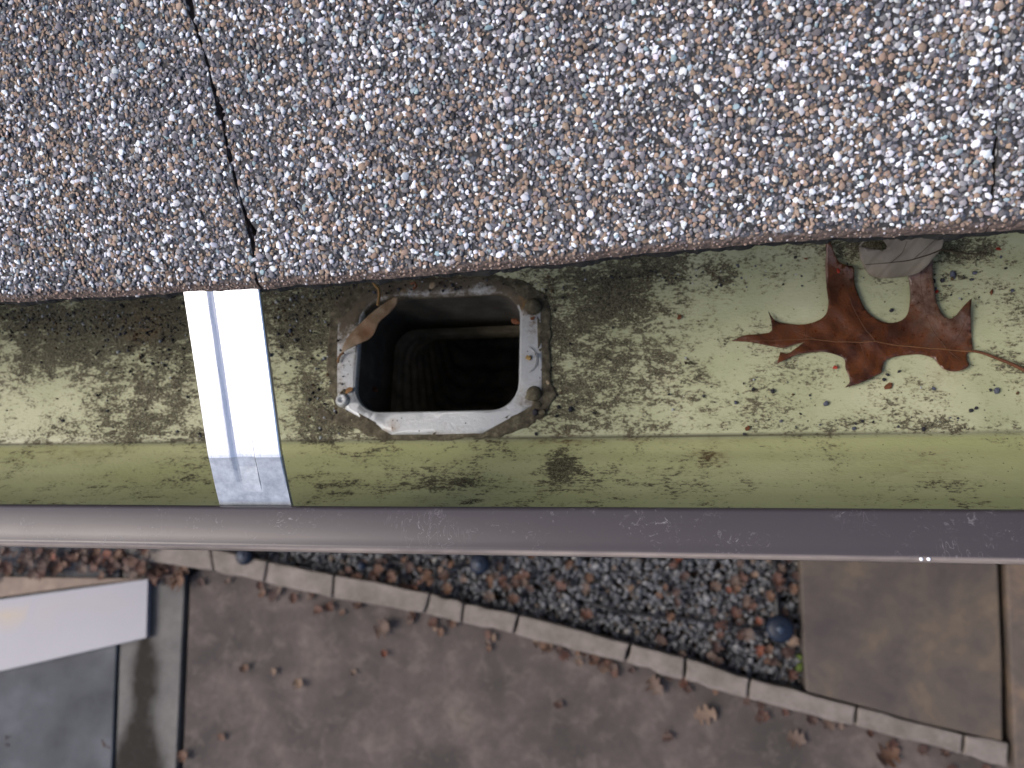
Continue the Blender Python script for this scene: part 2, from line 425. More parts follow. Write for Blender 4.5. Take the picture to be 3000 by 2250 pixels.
hbox('soffit', -2.4, 2.28, .164, .52, -.06, -.048, simple('soffit_paint', (.45, .43, .40), .7, .1, 30))
hbox('wall', -2.4, 2.28, .52, .68, -GZ, -.061, simple('house_wall_paint', (.38, .35, .31), .8, .15, 12))

# granules: dense jittered packing over the part of the roof near the camera
SPC = .00110
gu, gv = np.meshgrid(np.arange(-.222, .112, SPC), np.arange(-.003, .100, SPC * .9))
gu = gu.ravel() + rng.uniform(-.5, .5, gu.size) * SPC; gv = gv.ravel() + rng.uniform(-.5, .5, gv.size) * SPC
ev = edge_v(gu); k_ = (gv > ev + .0001)
cl, wl = crackL(gv), widL(gv) + .0002; cr, wr = crackR(gv), widR(gv) + .0001
k_ &= (np.abs(gu - cl) > wl) & (np.abs(gu - cr) > wr)
k_ &= ~((wob(gu * 330, gv * 330, 51) > 1.12))                          # a few bare spots
gu, gv = gu[k_], gv[k_]; n = len(gu); de = gv - edge_v(gu)
size = .00067 * np.exp(rng.normal(0, .27, n)); size = np.clip(size, .00034, .0013)
band = np.clip((.0042 - de) / .003, 0, 1); size *= 1 - .45 * band
pick = rng.uniform(0, 1, n)
wn_ = np.clip(.215 + .08 * wob(gu * 60, gv * 60, 61) + .35 * (gu + .12).clip(0, .2) , .08, .40) * (1 - .45 * band)
tn_ = np.clip(.27 + .13 * wob(gu * 45, gv * 45, 62) + .35 * band, .1, .7)
cols = np.zeros((n, 3)); j_ = rng.uniform(.72, 1.3, (n, 1)); jc = rng.normal(0, .022, (n, 3))
white = pick < wn_; tan = (pick >= wn_) & (pick < wn_ + tn_); dark = ~(white | tan)
cols[dark] = np.array([.155, .151, .164]); cols[tan] = np.array([.285, .212, .165]); cols[white] = np.array([.66, .67, .70])
blue = dark & (rng.uniform(0, 1, n) < .09); cols[blue] = (.25, .32, .35)
blk = dark & (rng.uniform(0, 1, n) < .10); cols[blk] = (.06, .058, .062)
grey = dark & (rng.uniform(0, 1, n) < .30); cols[grey] = (.215, .205, .215)
j_[white] = rng.uniform(.55, 1.22, (white.sum(), 1))
cols = np.clip(cols * j_ * (1 + jc), .01, .88)
dust = (band * rng.uniform(.4, 1, n))[:, None] * .8; cols = cols * (1 - dust) + np.array([.20, .145, .125]) * dust * rng.uniform(.6, 1.4, (n, 1))
size[white] *= 1.06
asp = rng.uniform(1.0, 1.9, n); hgt = size * rng.uniform(.28, .55, n)
P = roof(gu, gv, drop(de) + und(gu, gv) + rng.uniform(-.0002, .00035, n)) - HO
side = np.where(gu < crackL(gv), 0, np.where(gu > crackR(gv), 2, 1))
# the largest in view are single pieces, the rest one mass for each shingle
inview = (gv < .075) & (gu > -.17) & (gu < .078)
big = np.zeros(n, bool); cand = np.where(inview)[0]; big[cand[np.argsort(-size[cand])[:300]]] = True
for s_, par in enumerate((sh_left, sh_mid, sh_right)):
    q = (side == s_) & ~big
    o = obj('granules', pebbles(P[q], size[q], asp[q], hgt[q], cols[q], FR, 100 + s_), M_GRAN, par); tag(o, kind='stuff')
    for i in np.where(big & (side == s_))[0]:
        m = pebbles(np.zeros((1, 3)), size[i:i + 1], asp[i:i + 1], hgt[i:i + 1], cols[i:i + 1], FR, 1000 + int(i))
        obj('granule', m, M_GRAN, par, tuple(P[i]))


# ================================================================== GUTTER
gutter = empty('gutter', (0, 0, GZ))
tag(gutter, 'brown aluminium roof gutter with pale green, grime stained trough below the shingles', 'gutter')
prof = np.array([(.1395, .110), (.1392, .050), (.1388, .010), (.1375, .0035), (.1345, .0008), (.130, 0), (.110, -.0002), (.090, -.0002), (.070, 0), (.0592, .0001),
                 (.0578, -.0006), (.0570, .0004), (.0555, .0016), (.0510, .0048), (.0465, .0088), (.0415, .0132), (.0360, .0190), (.0310, .0258), (.0260, .0345), (.0195, .0460), (.0125, .0560), (.0095, .0625), (.0088, .070), (.0088, .0875)])
# resample the profile to about 2 mm
seg = [];
for a_, b_ in zip(prof[:-1], prof[1:]):
    m_ = max(1, int(np.linalg.norm(b_ - a_) / .0022)); seg += [a_ + (b_ - a_) * t for t in np.arange(m_) / m_]
seg.append(prof[-1]); pr = np.array(seg)
xs = np.r_[np.linspace(-2.4, -.40, 22)[:-1], np.linspace(-.40, .22, 250), np.linspace(.22, 2.28, 22)[1:]]
nx, npf = len(xs), len(pr)
Xg, _ = np.meshgrid(xs, np.arange(npf), indexing='ij'); Yg = np.tile(pr[:, 0], (nx, 1)); Zg = np.tile(pr[:, 1], (nx, 1))
Zg = Zg + .0005 * wob(Xg * 30, Yg * 50, 71) * (Zg < .002) + 0
Yg = Yg + .0007 * wob(Xg * 16, Zg * 30, 72) * (Zg > .008) * (Yg < .06)
V = np.stack([Xg, Yg, Zg], -1).reshape(-1, 3)
HX0, HX1, HY0, HY1 = -.1405, -.0595, .0685, .1285
Fc = []
for i in range(nx - 1):
    for j in range(npf - 1):
        cx_, cy_ = (xs[i] + xs[i + 1]) / 2, (pr[j, 0] + pr[j + 1, 0]) / 2
        if HX0 < cx_ < HX1 and HY0 < cy_ < HY1: continue
        Fc.append((i * npf + j, i * npf + j + 1, (i + 1) * npf + j + 1, (i + 1) * npf + j))
m = mesh(V, Fc, True)
bm = bmesh.new(); bm.from_mesh(m); bmesh.ops.recalc_face_normals(bm, faces=bm.faces); bm.normal_update()
up = sum(f_.normal.z for f_ in bm.faces)
if up < 0: bmesh.ops.reverse_faces(bm, faces=bm.faces)
bm.to_mesh(m); bm.free()
# how dirty each place is (dirt lies where it lies)
xf, yf, zf_ = V[:, 0], V[:, 1], V[:, 2]
gr = np.full(len(V), .37); ru = np.zeros(len(V))
def blob(px, py, rx, ry, s, z=0., arr=None):
    c0 = at(px, py, z); sx = abs(at(px + rx, py, z)[0] - c0[0]); sy = abs(at(px, py + ry, z)[1] - c0[1])
    e = np.exp(-((xf - c0[0]) / sx) ** 2 - ((yf - c0[1]) / sy) ** 2) * s * 1.15
    if arr is None: gr[:] += e
    else: arr[:] += e
floor_ = (zf_ < .004)
gr += .13 * np.clip((-.06 - xf) / .08, 0, 1) * (yf > .057)
gr -= .06 * np.clip((xf + .03) / .06, 0, 1)
for q in ((60, 930, 260, 45, .30), (330, 945, 200, 65, .42), (560, 950, 130, 60, .25), (250, 1040, 110, 60, .30), (520, 1010, 90, 60, .22), (470, 1180, 90, 90, .18), (150, 1140, 90, 50, -.25), (60, 1250, 160, 60, -.15), (420, 1130, 60, 60, .12),
          (880, 960, 90, 110, .34), (900, 1160, 70, 120, .30), (980, 1230, 90, 60, .35), (880, 830, 120, 50, -.2), (1010, 860, 110, 50, .4), (850, 1080, 50, 50, -.2), (840, 1200, 60, 50, -.25),
          (1700, 860, 130, 80, .34), (1850, 880, 130, 60, .22), (1900, 800, 170, 40, .30), (2080, 830, 90, 60, .16), (1750, 980, 140, 60, .12), (1640, 1050, 50, 160, .16), (1820, 1080, 160, 50, .06), (1700, 1230, 120, 40, .16), (1660, 1060, 20, 20, -.2),
          (1850, 1040, 260, 130, .15), (1740, 1160, 200, 80, .14), (2050, 1180, 200, 60, .09), (330, 1250, 300, 40, .10), (300, 1150, 350, 80, .05), (2850, 950, 150, 200, .05), (2330, 1130, 200, 60, .04), (2200, 1180, 150, 40, .08), (2500, 1150, 60, 40, -.1), (2250, 900, 120, 50, -.16), (2160, 1050, 60, 50, -.18), (2440, 960, 80, 60, -.1), (2800, 740, 150, 30, .35), (2550, 720, 120, 30, .25), (2870, 1080, 60, 30, .12), (2600, 800, 40, 40, .15), (2700, 1250, 300, 25, .1)):
    blob(*q)
gr += np.clip(.16 * np.exp(-((.140 - yf) / .010) ** 2), 0, .3)                      # silt against the back
gr += .10 * np.exp(-((yf - .0605) / .003) ** 2) * floor_
wall = (np.clip((.0575 - yf) / .0015, 0, 1))
for px, py, rx, ry, s in ((1640, 1345, 60, 45, .5), (1600, 1400, 200, 30, .2), (1020, 1310, 150, 15, .12), (2080, 1330, 45, 40, .28), (1300, 1420, 500, 30, .16), (300, 1420, 400, 30, .14), (2700, 1420, 300, 20, .2)):
    blob(px, py, rx, ry, s, .018)
for q in ((2085, 1330, 50, 45, .8, .012), (560, 840, 120, 40, .0, .0), (220, 1320, 120, 30, .6, .005), (1640, 1290, 60, 20, .6, 0), (2700, 1370, 200, 50, .4, .015), (2760, 1110, 60, 30, .5, 0), (420, 960, 60, 60, .6, 0), (1800, 1290, 400, 8, .5, 0)):
    blob(*q, arr=ru)
gr -= .10 * wall
seam = np.exp(-((yf - .0577) / .00035) ** 2) * (zf_ < .004) * np.clip(.75 + .4 * wob(xf * 60, 0, 77), .2, 1)
setf(m, gr, 'grime'); setf(m, wall, 'wall'); setf(m, ru.clip(0, 1), 'rust'); setf(m, seam.clip(0, 1), 'seam')
obj('trough', m, M_IN, gutter)
# outer skin: same profile a sheet's thickness further out
def extrude(prof2, xs2, name, mat, smooth=True, parent=gutter, closed=False):
    p = np.array(prof2); nn = len(p); V = np.array([(x_, q[0], q[1]) for x_ in xs2 for q in p]); Fc = []
    for i in range(len(xs2) - 1):
        for j in range(nn if closed else nn - 1):
            j2 = (j + 1) % nn; Fc.append((i * nn + j, i * nn + j2, (i + 1) * nn + j2, (i + 1) * nn + j))
    if closed: Fc += [tuple(range(nn)), tuple((len(xs2) - 1) * nn + j for j in range(nn))[::-1]]
    return obj(name, fix_normals(mesh(V, Fc, smooth)), mat, parent)
tang = np.gradient(prof, axis=0); tang /= np.linalg.norm(tang, axis=1)[:, None]
nrm = np.c_[tang[:, 1], -tang[:, 0]]; nrm *= np.sign((nrm * (prof - np.array([.09, .06]))).sum(1))[:, None]
outer = prof + nrm * .0012; outer[:, 0] = outer[:, 0].clip(.006, .1405)
# three lengths so the outlet hole stays open
extrude(outer, [-2.4, HX0 - .002], 'outer_skin', M_BR); extrude(outer, [HX1 + .002, 2.28], 'outer_skin', M_BR)
fr_ = [tuple(q) for q in outer if q[0] < HY0 - .003]; extrude(fr_, [HX0 - .002, HX1 + .002], 'outer_skin', M_BR)
# rolled front lip
lp = []
def arc(cx, cz, rx, rz, a0, a1, n_): return [(cx + rx * math.cos(math.radians(a)), cz + rz * math.sin(math.radians(a))) for a in np.linspace(a0, a1, n_)]
lp += [(.0168, .0850), (.0190, .0847)]
lp += arc(.0188, .0917, .0016, .0022, -10, 88, 7)
lp += [(.0165, .0941), (.0135, .0943), (.0105, .0942)]
lp += arc(.0083, .0914, .0022, .0027, 78, 188, 12)
lp += [(.0062, .0860), (.0066, .0800), (.0076, .0735), (.0088, .0735), (.0090, .0880), (.0105, .0910), (.0168, .0915)]
xl = np.linspace(-2.4, 2.28, 240)
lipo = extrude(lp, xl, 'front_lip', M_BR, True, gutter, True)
mm_ = lipo.data; co_ = np.zeros(len(mm_.vertices) * 3, np.float32); mm_.vertices.foreach_get('co', co_); co_ = co_.reshape(-1, 3)
co_[:, 2] += .00018 * wob(co_[:, 0] * 22, co_[:, 1] * 60, 81); co_[:, 1] += .00014 * wob(co_[:, 0] * 16, 0, 82); mm_.vertices.foreach_set('co', co_.ravel()); mm_.update()
for x_ in (-2.4, 2.28): obj('end_cap', fix_normals(mesh([(x_, q[0], q[1]) for q in outer], [tuple(range(len(outer)))])), M_BR, gutter)

# ---- outlet: eight-sided flange, throat, rivets, sealant
OX0, OX1, OY0, OY1 = -.1375, -.0625, .0705, .1240
def rrect(off, rad=.0118, k_=7):
    x0, x1, y0, y1 = OX0 - off, OX1 + off, OY0 - off, OY1 + off; rr = max(.001, rad + off); P_ = []
    for cx, cy, a0 in ((x1 - rr, y1 - rr, 0), (x0 + rr, y1 - rr, 90), (x0 + rr, y0 + rr, 180), (x1 - rr, y0 + rr, 270)):
        P_ += [(cx + rr * math.cos(math.radians(a)), cy + rr * math.sin(math.radians(a))) for a in np.linspace(a0, a0 + 90, k_)]
    return P_
octo_px = [(988, 1168), (1006, 1196), (1146, 1273), (1280, 1272), (1412, 1269), (1545, 1196), (1586, 1170), (1587, 1040), (1583, 900), (1520, 850), (1442, 812), (1270, 815), (1110, 826), (1040, 880), (990, 930), (987, 1050)]
octo = [at(*p, .0012)[:2] for p in octo_px]
hole = rrect(.0011)
mfl = sheet(octo, lambda x, y: .0010 + .0002 * wob(x * 120, y * 120, 91), .0006, [hole], .003)
outlet = obj('outlet_flange', mfl, M_ZN, gutter)
V = np.zeros(len(mfl.vertices) * 3, np.float32); mfl.vertices.foreach_get('co', V); V = V.reshape(-1, 3)
xf, yf = V[:, 0], V[:, 1]; gr = np.full(len(V), .41)
for q in ((1270, 828, 320, 45, .5), (1530, 860, 70, 70, .55), (1040, 900, 90, 110, .5), (1560, 1170, 60, 45, .35), (1010, 1140, 45, 40, .25), (1560, 950, 20, 60, .2), (1000, 1040, 12, 130, .2), (1300, 1272, 200, 7, .2), (1270, 1225, 160, 25, -.1)):
    blob(*q)
setf(mfl, gr, 'grime')
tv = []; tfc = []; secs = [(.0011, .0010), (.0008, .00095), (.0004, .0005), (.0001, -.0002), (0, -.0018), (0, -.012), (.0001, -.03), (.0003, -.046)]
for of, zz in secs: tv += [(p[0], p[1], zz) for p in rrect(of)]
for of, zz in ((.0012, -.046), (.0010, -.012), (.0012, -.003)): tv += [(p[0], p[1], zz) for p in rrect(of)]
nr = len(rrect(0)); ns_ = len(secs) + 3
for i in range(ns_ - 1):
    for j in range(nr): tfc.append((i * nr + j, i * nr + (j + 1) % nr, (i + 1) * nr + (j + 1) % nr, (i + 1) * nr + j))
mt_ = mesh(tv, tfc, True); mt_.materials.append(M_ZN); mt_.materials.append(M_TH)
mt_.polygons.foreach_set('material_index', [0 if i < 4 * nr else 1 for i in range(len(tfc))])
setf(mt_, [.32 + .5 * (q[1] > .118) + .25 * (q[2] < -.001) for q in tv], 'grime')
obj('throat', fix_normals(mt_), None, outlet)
seal_px = [(985, 1210), (940, 1190), (925, 1215), (975, 1245), (1040, 1262), (1105, 1285), (1240, 1291), (1400, 1287), (1480, 1276), (1560, 1240), (1590, 1222), (1628, 1155), (1612, 1120), (1612, 1000), (1613, 905), (1600, 860), (1560, 835), (1470, 790), (1380, 775), (1200, 780), (1060, 800), (1000, 850), (965, 920), (955, 1040), (965, 1140)]
seal = [at(*p, .0005)[:2] for p in seal_px]
sl = []
for i in range(len(seal)):                                        # ragged outline
    a_, b_ = np.array(seal[i]), np.array(seal[(i + 1) % len(seal)])
    for t in np.linspace(0, 1, 6)[:-1]: sl.append(a_ + (b_ - a_) * t + rng.normal(0, .0005, 2))
oi = np.array(octo); oc = oi.mean(0); inset = (oc + (oi - oc) * .965).tolist()
sla = np.array(sl)
def seal_z(x, y):
    d_ = np.sqrt(((np.c_[x, y][:, None] - sla[None]) ** 2).sum(-1)).min(1); t_ = np.clip(d_ / .004, 0, 1)
    return .0002 + t_ * (.0007 + .0005 * wob(x * 600, y * 600, 92) + .0003 * wob(x * 1700, y * 1700, 93))
obj('sealant', sheet(sl, seal_z, .0009, [inset], .0014), M_SEAL, outlet)
def rivet(px, py, rad, hollow, mat):
    c = at(px, py, .002); R_ = [(.0, .55), (.25, .5), (.3, .1), (.5, .5), (.8, .35), (1, 0), (1.02, -.3)] if hollow else [(0, .62), (.35, .58), (.65, .45), (.9, .2), (1, -.05), (1.02, -.4)]
    if hollow: R_[0] = (0, .02); R_[1] = (.22, .05)
    V = []; Fc = []; kk = 14
    for rr, zz in R_: V += [(c[0] + rad * rr * math.cos(6.283 * j / kk), c[1] + rad * rr * math.sin(6.283 * j / kk), .0018 + rad * zz) for j in range(kk)]
    for i in range(len(R_) - 1): Fc += [(i * kk + j, i * kk + (j + 1) % kk, (i + 1) * kk + (j + 1) % kk, (i + 1) * kk + j) for j in range(kk)]
    mm = fix_normals(mesh(V, Fc, True)); setf(mm, np.full(len(V), .55), 'grime'); return obj('rivet', mm, mat, outlet)
rivet(1564, 1152, .0034, False, M_SEAL); rivet(1562, 897, .0040, False, M_SEAL); rivet(1002, 1172, .0032, True, M_ZN)
mm = tube([(*at(1547 + 26 * math.cos(a), 1056 + 36 * math.sin(a), .0)[:2], .0016) for a in np.linspace(-1.6, 1.5, 16)], .00022, 5); setf(mm, np.full(len(mm.vertices), .6), 'grime'); obj('stamped_ring', mm, M_ZN, outlet)
for px, py, rr in ((1588, 1210, .0022), (1575, 1185, .0025), (1550, 1165, .002), (1010, 1150, .002)):   # lumps of sealant
    c = at(px, py, .001); g_ = pebbles(np.array([[c[0], c[1], .0006]]), np.array([rr]), np.array([1.2]), np.array([.0014]), None, seed=int(px)); obj('sealant_lump', g_, M_SEAL, outlet)

# ---- downspout with corrugated elbow under the outlet
dsp = empty('downspout', (-.1, .097, 0)); tag(dsp, 'dark ribbed downspout elbow seen down through the outlet opening', 'downspout')
DO = np.array([-.1, .097, -GZ])
path = [(.097, -.004 - .004 * i) for i in range(14)]
yy, zz, an = .097, -.056, 0
for i in range(60):
    an = min(70, an + 1.9); yy += .0034 * math.sin(math.radians(an)); zz -= .0034 * math.cos(math.radians(an)); path.append((yy, zz))
while yy < .43: yy += .02 * math.sin(math.radians(an)); zz -= .02 * math.cos(math.radians(an)); path.append((yy, zz))
while an > 0: an = max(0, an - 8); yy += .008 * math.sin(math.radians(an)); zz -= .008 * math.cos(math.radians(an)); path.append((yy, zz))
while zz > -GZ + .05: zz -= .1; path.append((yy, max(zz, -GZ + .02)))
dv = []; base_rr = np.array(rrect(.0018)) - np.array([-.1, .09725]); path = np.array(path)
for i, (y_, z_) in enumerate(path):
    t = path[min(i + 1, len(path) - 1)] - path[max(i - 1, 0)]; t /= np.linalg.norm(t); nn_ = np.array([-t[1], t[0]])
    rib = 1 + (.045 * math.sin(i * 1.57) if 14 <= i <= 74 else 0)
    for q in base_rr: dv.append((-.1 + q[0] * rib - DO[0], y_ + nn_[0] * q[1] * rib - DO[1], z_ + nn_[1] * q[1] * rib - DO[2]))
dfc = [(i * nr + j, i * nr + (j + 1) % nr, (i + 1) * nr + (j + 1) % nr, (i + 1) * nr + j) for i in range(len(path) - 1) for j in range(nr)]
q14 = 16 * nr; q74 = 74 * nr
obj('collar', fix_normals(mesh(dv, dfc[:q14], True)), M_PIPE, dsp)
obj('ribbed_elbow', fix_normals(mesh(dv, dfc[q14:q74], True)), M_PIPE, dsp)
obj('pipe', fix_normals(mesh(dv, dfc[q74:], True)), M_BR, dsp)

# ---- strap hanger from under the shingles down to the lip
hang = empty('strap_hanger', (-.13, .021, GZ + .090)); tag(hang, 'shiny aluminium strap with raised centre rib running from under shingles to the brown lip', 'gutter hanger')
HG = np.array([-.13, .021, .090])
sp_ = [(.16, .165)]
for t in np.linspace(.150, .0365, 26): sp_.append((t, .092 + (t - .0145) * .5 + .0002))
sp_ += [(.0352, .1025), (.0344, .1020), (.0334, .1013), (.0316, .1001), (.0296, .0987), (.0272, .0970), (.0245, .0951), (.0222, .0935), (.0206, .0923), (.0198, .0915)]
sp_ = np.array(sp_)
xc = [0, .0003, .0040, .0074, .0079, .0084, .0091, .0098, .0120, .0150, .0158, .01605, .0163, .0166, .0200, .0247, .0250]
wc = [-.0003, 0, 0, 0, -.00006, -.00022, -.00046, -.00064, -.00072, -.00066, -.00060, -.0017, -.00005, 0, 0, 0, -.0003]
sv = []; nsx = len(xc)
for side_ in (0, 1):
    for i, (y_, z_) in enumerate(sp_):
        t = sp_[min(i + 1, len(sp_) - 1)] - sp_[max(i - 1, 0)]; t /= np.linalg.norm(t); nn_ = np.array([t[1], -t[0]])
        if nn_[1] < 0: nn_ = -nn_
        ribf = np.clip((len(sp_) - 4 - i) / 3.0, 0, 1); cxo = -.1424 + (y_ - .03) * .006
        for xq, wq in zip(xc, wc):
            w_ = wq * ribf - side_ * .0013; sv.append((cxo + xq - HG[0], y_ + nn_[0] * w_ - HG[1], z_ + nn_[1] * w_ - HG[2]))
ns2 = len(sp_); nn2 = ns2 * nsx; sf = []; end_n = 0
for i in range(ns2 - 1):
    if i == ns2 - 9: end_n = len(sf)
    for j in range(nsx - 1):
        a_ = i * nsx + j; sf += [(a_, a_ + 1, a_ + nsx + 1, a_ + nsx), (nn2 + a_, nn2 + a_ + nsx, nn2 + a_ + nsx + 1, nn2 + a_ + 1)]
    a_ = i * nsx; sf.append((a_, a_ + nsx, nn2 + a_ + nsx, nn2 + a_)); a_ += nsx - 1; sf.append((a_ + nsx, a_, nn2 + a_, nn2 + a_ + nsx))
for j in range(nsx - 1):
    a_ = j; sf.append((a_ + 1, a_, nn2 + a_, nn2 + a_ + 1)); a_ = (ns2 - 1) * nsx + j; sf.append((a_, a_ + 1, nn2 + a_ + 1, nn2 + a_))
ym_ = .0343 - HG[1]; sva = np.array(sv)
top_f = sf[:end_n]; end_f = sf[end_n:]
k = MT('strap_end_shade', .45, .75, .5); v = k.co(); n1 = k.noise(v, 260, 5, .7)
k.base(k.mix(k.rng(n1, .3, .7), (.24, .26, .29), (.42, .45, .49))); k.bump(n1, .2, .0004); M_END_SHADE = k.m  # darker copy of the strap metal: the bend's dimmer reflection put into the colour
obj('strap', fix_normals(mesh(sv, top_f, False)), M_AL, hang)
o = obj('bent_end', fix_normals(mesh(sv, end_f, False)), M_END_SHADE, hang); o['label'] = 'bent end of the strap at the lip, its dim reflection painted blue grey'
obj('lip_hook', box(-.0124, .0126, -.0095, -.0018, -.0022, -.0009, .0003), M_AL, hang)


# ================================================================== LEAVES AND BITS IN THE GUTTER
def cp3(x, y): return (2000 + x * .45208, 600 + y * .45208)
def cp2(x, y): return (900 + x * .36166, 750 + y * .36166)
def smooth_poly(P_, it=1):
    P_ = [np.array(p[:2]) for p in P_]
    for _ in range(it):
        Q = []
        for i in range(len(P_)):
            a_, b_, c_ = P_[i - 1], P_[i], P_[(i + 1) % len(P_)]
            v1, v2 = a_ - b_, c_ - b_; cs = v1 @ v2 / (np.linalg.norm(v1) * np.linalg.norm(v2) + 1e-12)
            if cs > -.1: Q.append(b_)                              # keep the spiky tips
            else: Q += [b_ + v1 * .22, b_ + v2 * .22]
        P_ = Q
    return [tuple(p) for p in P_]

k = MT('oak_leaf_brown', .38, 0, .5)
v = k.co(); n1 = k.noise(v, 75, 5, .68, .5); n2 = k.noise(v, 420, 5, .7)
c = k.ramp(n1, [(.32, (.022, .010, .008)), (.45, (.056, .018, .009)), (.56, (.108, .035, .013)), (.66, (.082, .034, .020)), (.76, (.100, .064, .054))])
c = k.mix(k.rng(n2, .45, .75, 0, .5), c, (.045, .02, .013))
c = k.mix(k.math('MULTIPLY', k.attr('pale', 'Fac'), k.rng(n2, .3, .7)), c, (.20, .135, .105))
k.base(c); k.rough(k.rng(n2, .3, .7, .24, .42)); k.bump(k.math('ADD', n1, k.math('MULTIPLY', k.voro(v, 700, 'DISTANCE_TO_EDGE'), .6)), .35, .0006)
M_OAK = k.m
M_SVEIN = simple('fine_leaf_vein', (.085, .034, .017), .5, .2, 300)
M_VEIN = simple('leaf_vein', (.13, .06, .028), .5, .2, 300)
oak_c = [(315, 880), (400, 845), (480, 840), (580, 825), (578, 760), (556, 688), (600, 752), (690, 770), (770, 775), (850, 760), (905, 735), (936, 700), (946, 640), (936, 560), (930, 480), (918, 400), (920, 330), (905, 240), (932, 255), (965, 320), (1000, 380), (1050, 403), (1104, 408), (1110, 470), (1120, 530), (1145, 600), (1175, 660), (1215, 710), (1265, 745), (1320, 763), (1380, 760), (1440, 735), (1470, 690), (1480, 620), (1475, 540), (1460, 470), (1445, 410), (1442, 330), (1500, 270), (1600, 320), (1610, 420), (1620, 500), (1635, 580), (1655, 650), (1690, 715), (1735, 741), (1775, 715), (1800, 680), (1835, 640), (1869, 610), (1862, 700), (1875, 800), (1885, 880), (1890, 935), (1850, 958), (1848, 1000), (1862, 1035), (1830, 1065), (1780, 1078), (1720, 1075), (1680, 1055), (1655, 1020), (1640, 990), (1590, 970), (1530, 962), (1450, 965), (1380, 980), (1318, 1000), (1300, 1040), (1292, 1088), (1240, 1110), (1180, 1145), (1100, 1172), (1050, 1184), (1086, 1150), (1078, 1110), (1055, 1060), (1055, 1010), (1040, 985), (980, 965), (900, 950), (820, 955), (740, 970), (700, 985), (660, 1005), (608, 1032), (625, 985), (635, 950), (684, 966), (740, 922), (792, 884), (720, 902), (660, 926), (600, 915), (520, 905), (430, 885)]
oak_w = smooth_poly([at(*cp3(*p), .003)[:2] for p in oak_c], 1)
OC = np.array([*at(*cp3(1250, 850), .003)[:2], 0])
oak = empty('oak_leaf', (OC[0], OC[1], GZ)); tag(oak, 'large reddish brown lobed oak leaf lying in the gutter right of the outlet', 'leaf')
lower = at(*cp3(1200, 1000), .003)[1]; upper = at(*cp3(1200, 500), .003)[1]
def oak_z(x, y):
    x = np.asarray(x, float) + OC[0]; y = np.asarray(y, float) + OC[1]
    mid = np.interp(x, [at(*cp3(q, 0), 0)[0] for q in (315, 1150, 1890)], [at(*cp3(0 + q, w), .003)[1] for q, w in ((315, 880), (1150, 890), (1890, 945))])
    dist = np.abs(y - mid)
    return .0022 + .0011 * wob(x * 130, y * 130, 111) + .0005 * wob(x * 400, y * 400, 112) + np.clip(dist - .004, 0, .05) * .05 + np.clip(y - upper, 0, .03) * .25
mo = sheet([(p[0] - OC[0], p[1] - OC[1]) for p in oak_w], oak_z, .0004, (), .0016)
vv_ = np.zeros(len(mo.vertices) * 3, np.float32); mo.vertices.foreach_get('co', vv_); vv_ = vv_.reshape(-1, 3)
pale = np.zeros(len(vv_))
for (cx, cy, rr, s_) in ((1560, 560, 130, .9), (1520, 400, 120, .8), (1780, 790, 110, .6), (960, 330, 60, .8), (1080, 480, 60, .3), (1600, 760, 80, .5)):
    q = np.array(at(*cp3(cx, cy), .003)[:2]) - OC[:2]; s2 = rr * .45208 / 6800
    pale += s_ * np.exp(-((vv_[:, :2] - q) ** 2).sum(1) / s2 ** 2)
setf(mo, pale.clip(0, 1), 'pale'); obj('blade', mo, M_OAK, oak)
def vein(pts, r0, r1, name, par, O_, zfun, mat, lift=.0002, step=12):
    P_ = [np.array(at(*cp3(*p), .003)[:2]) - O_[:2] for p in pts]; Q = []
    for a_, b_ in zip(P_[:-1], P_[1:]): Q += [a_ + (b_ - a_) * t for t in np.linspace(0, 1, step)[:-1]]
    Q.append(P_[-1]); Q = np.array(Q)
    for _ in range(3): Q[1:-1] = (Q[:-2] + 2 * Q[1:-1] + Q[2:]) / 4
    z_ = zfun(Q[:, 0], Q[:, 1]) + lift
    return obj(name, tube(np.c_[Q, z_], np.linspace(r0, r1, len(Q)), 6), mat, par)
vein([(1895, 945), (1700, 930), (1500, 915), (1380, 905), (1250, 885), (1150, 890), (1000, 885), (800, 865), (560, 880), (330, 880)], .00042, .00012, 'midrib', oak, OC, oak_z, M_VEIN)
for pts in ([(1250, 886), (1180, 800), (1100, 650), (1040, 480), (935, 280)], [(1720, 930), (1640, 830), (1570, 680), (1530, 450)], [(1150, 889), (1190, 1000), (1150, 1120)], [(1720, 931), (1790, 990), (1820, 1040)], [(1740, 932), (1820, 800), (1860, 660)], [(880, 875), (700, 800), (590, 740)], [(800, 870), (795, 800)]):
    vein(pts, .00016, .00005, 'side_vein', oak, OC, oak_z, M_SVEIN, .00005)
pet = [(1885, 944), (1950, 958), (2060, 1000), (2140, 1032), (2230, 1078), (2330, 1120)]
vein(pet, .00055, .0008, 'petiole', oak, OC, lambda x, y: .0024 + 0 * x, simple('petiole_brown', (.10, .038, .018), .5, .3, 200))

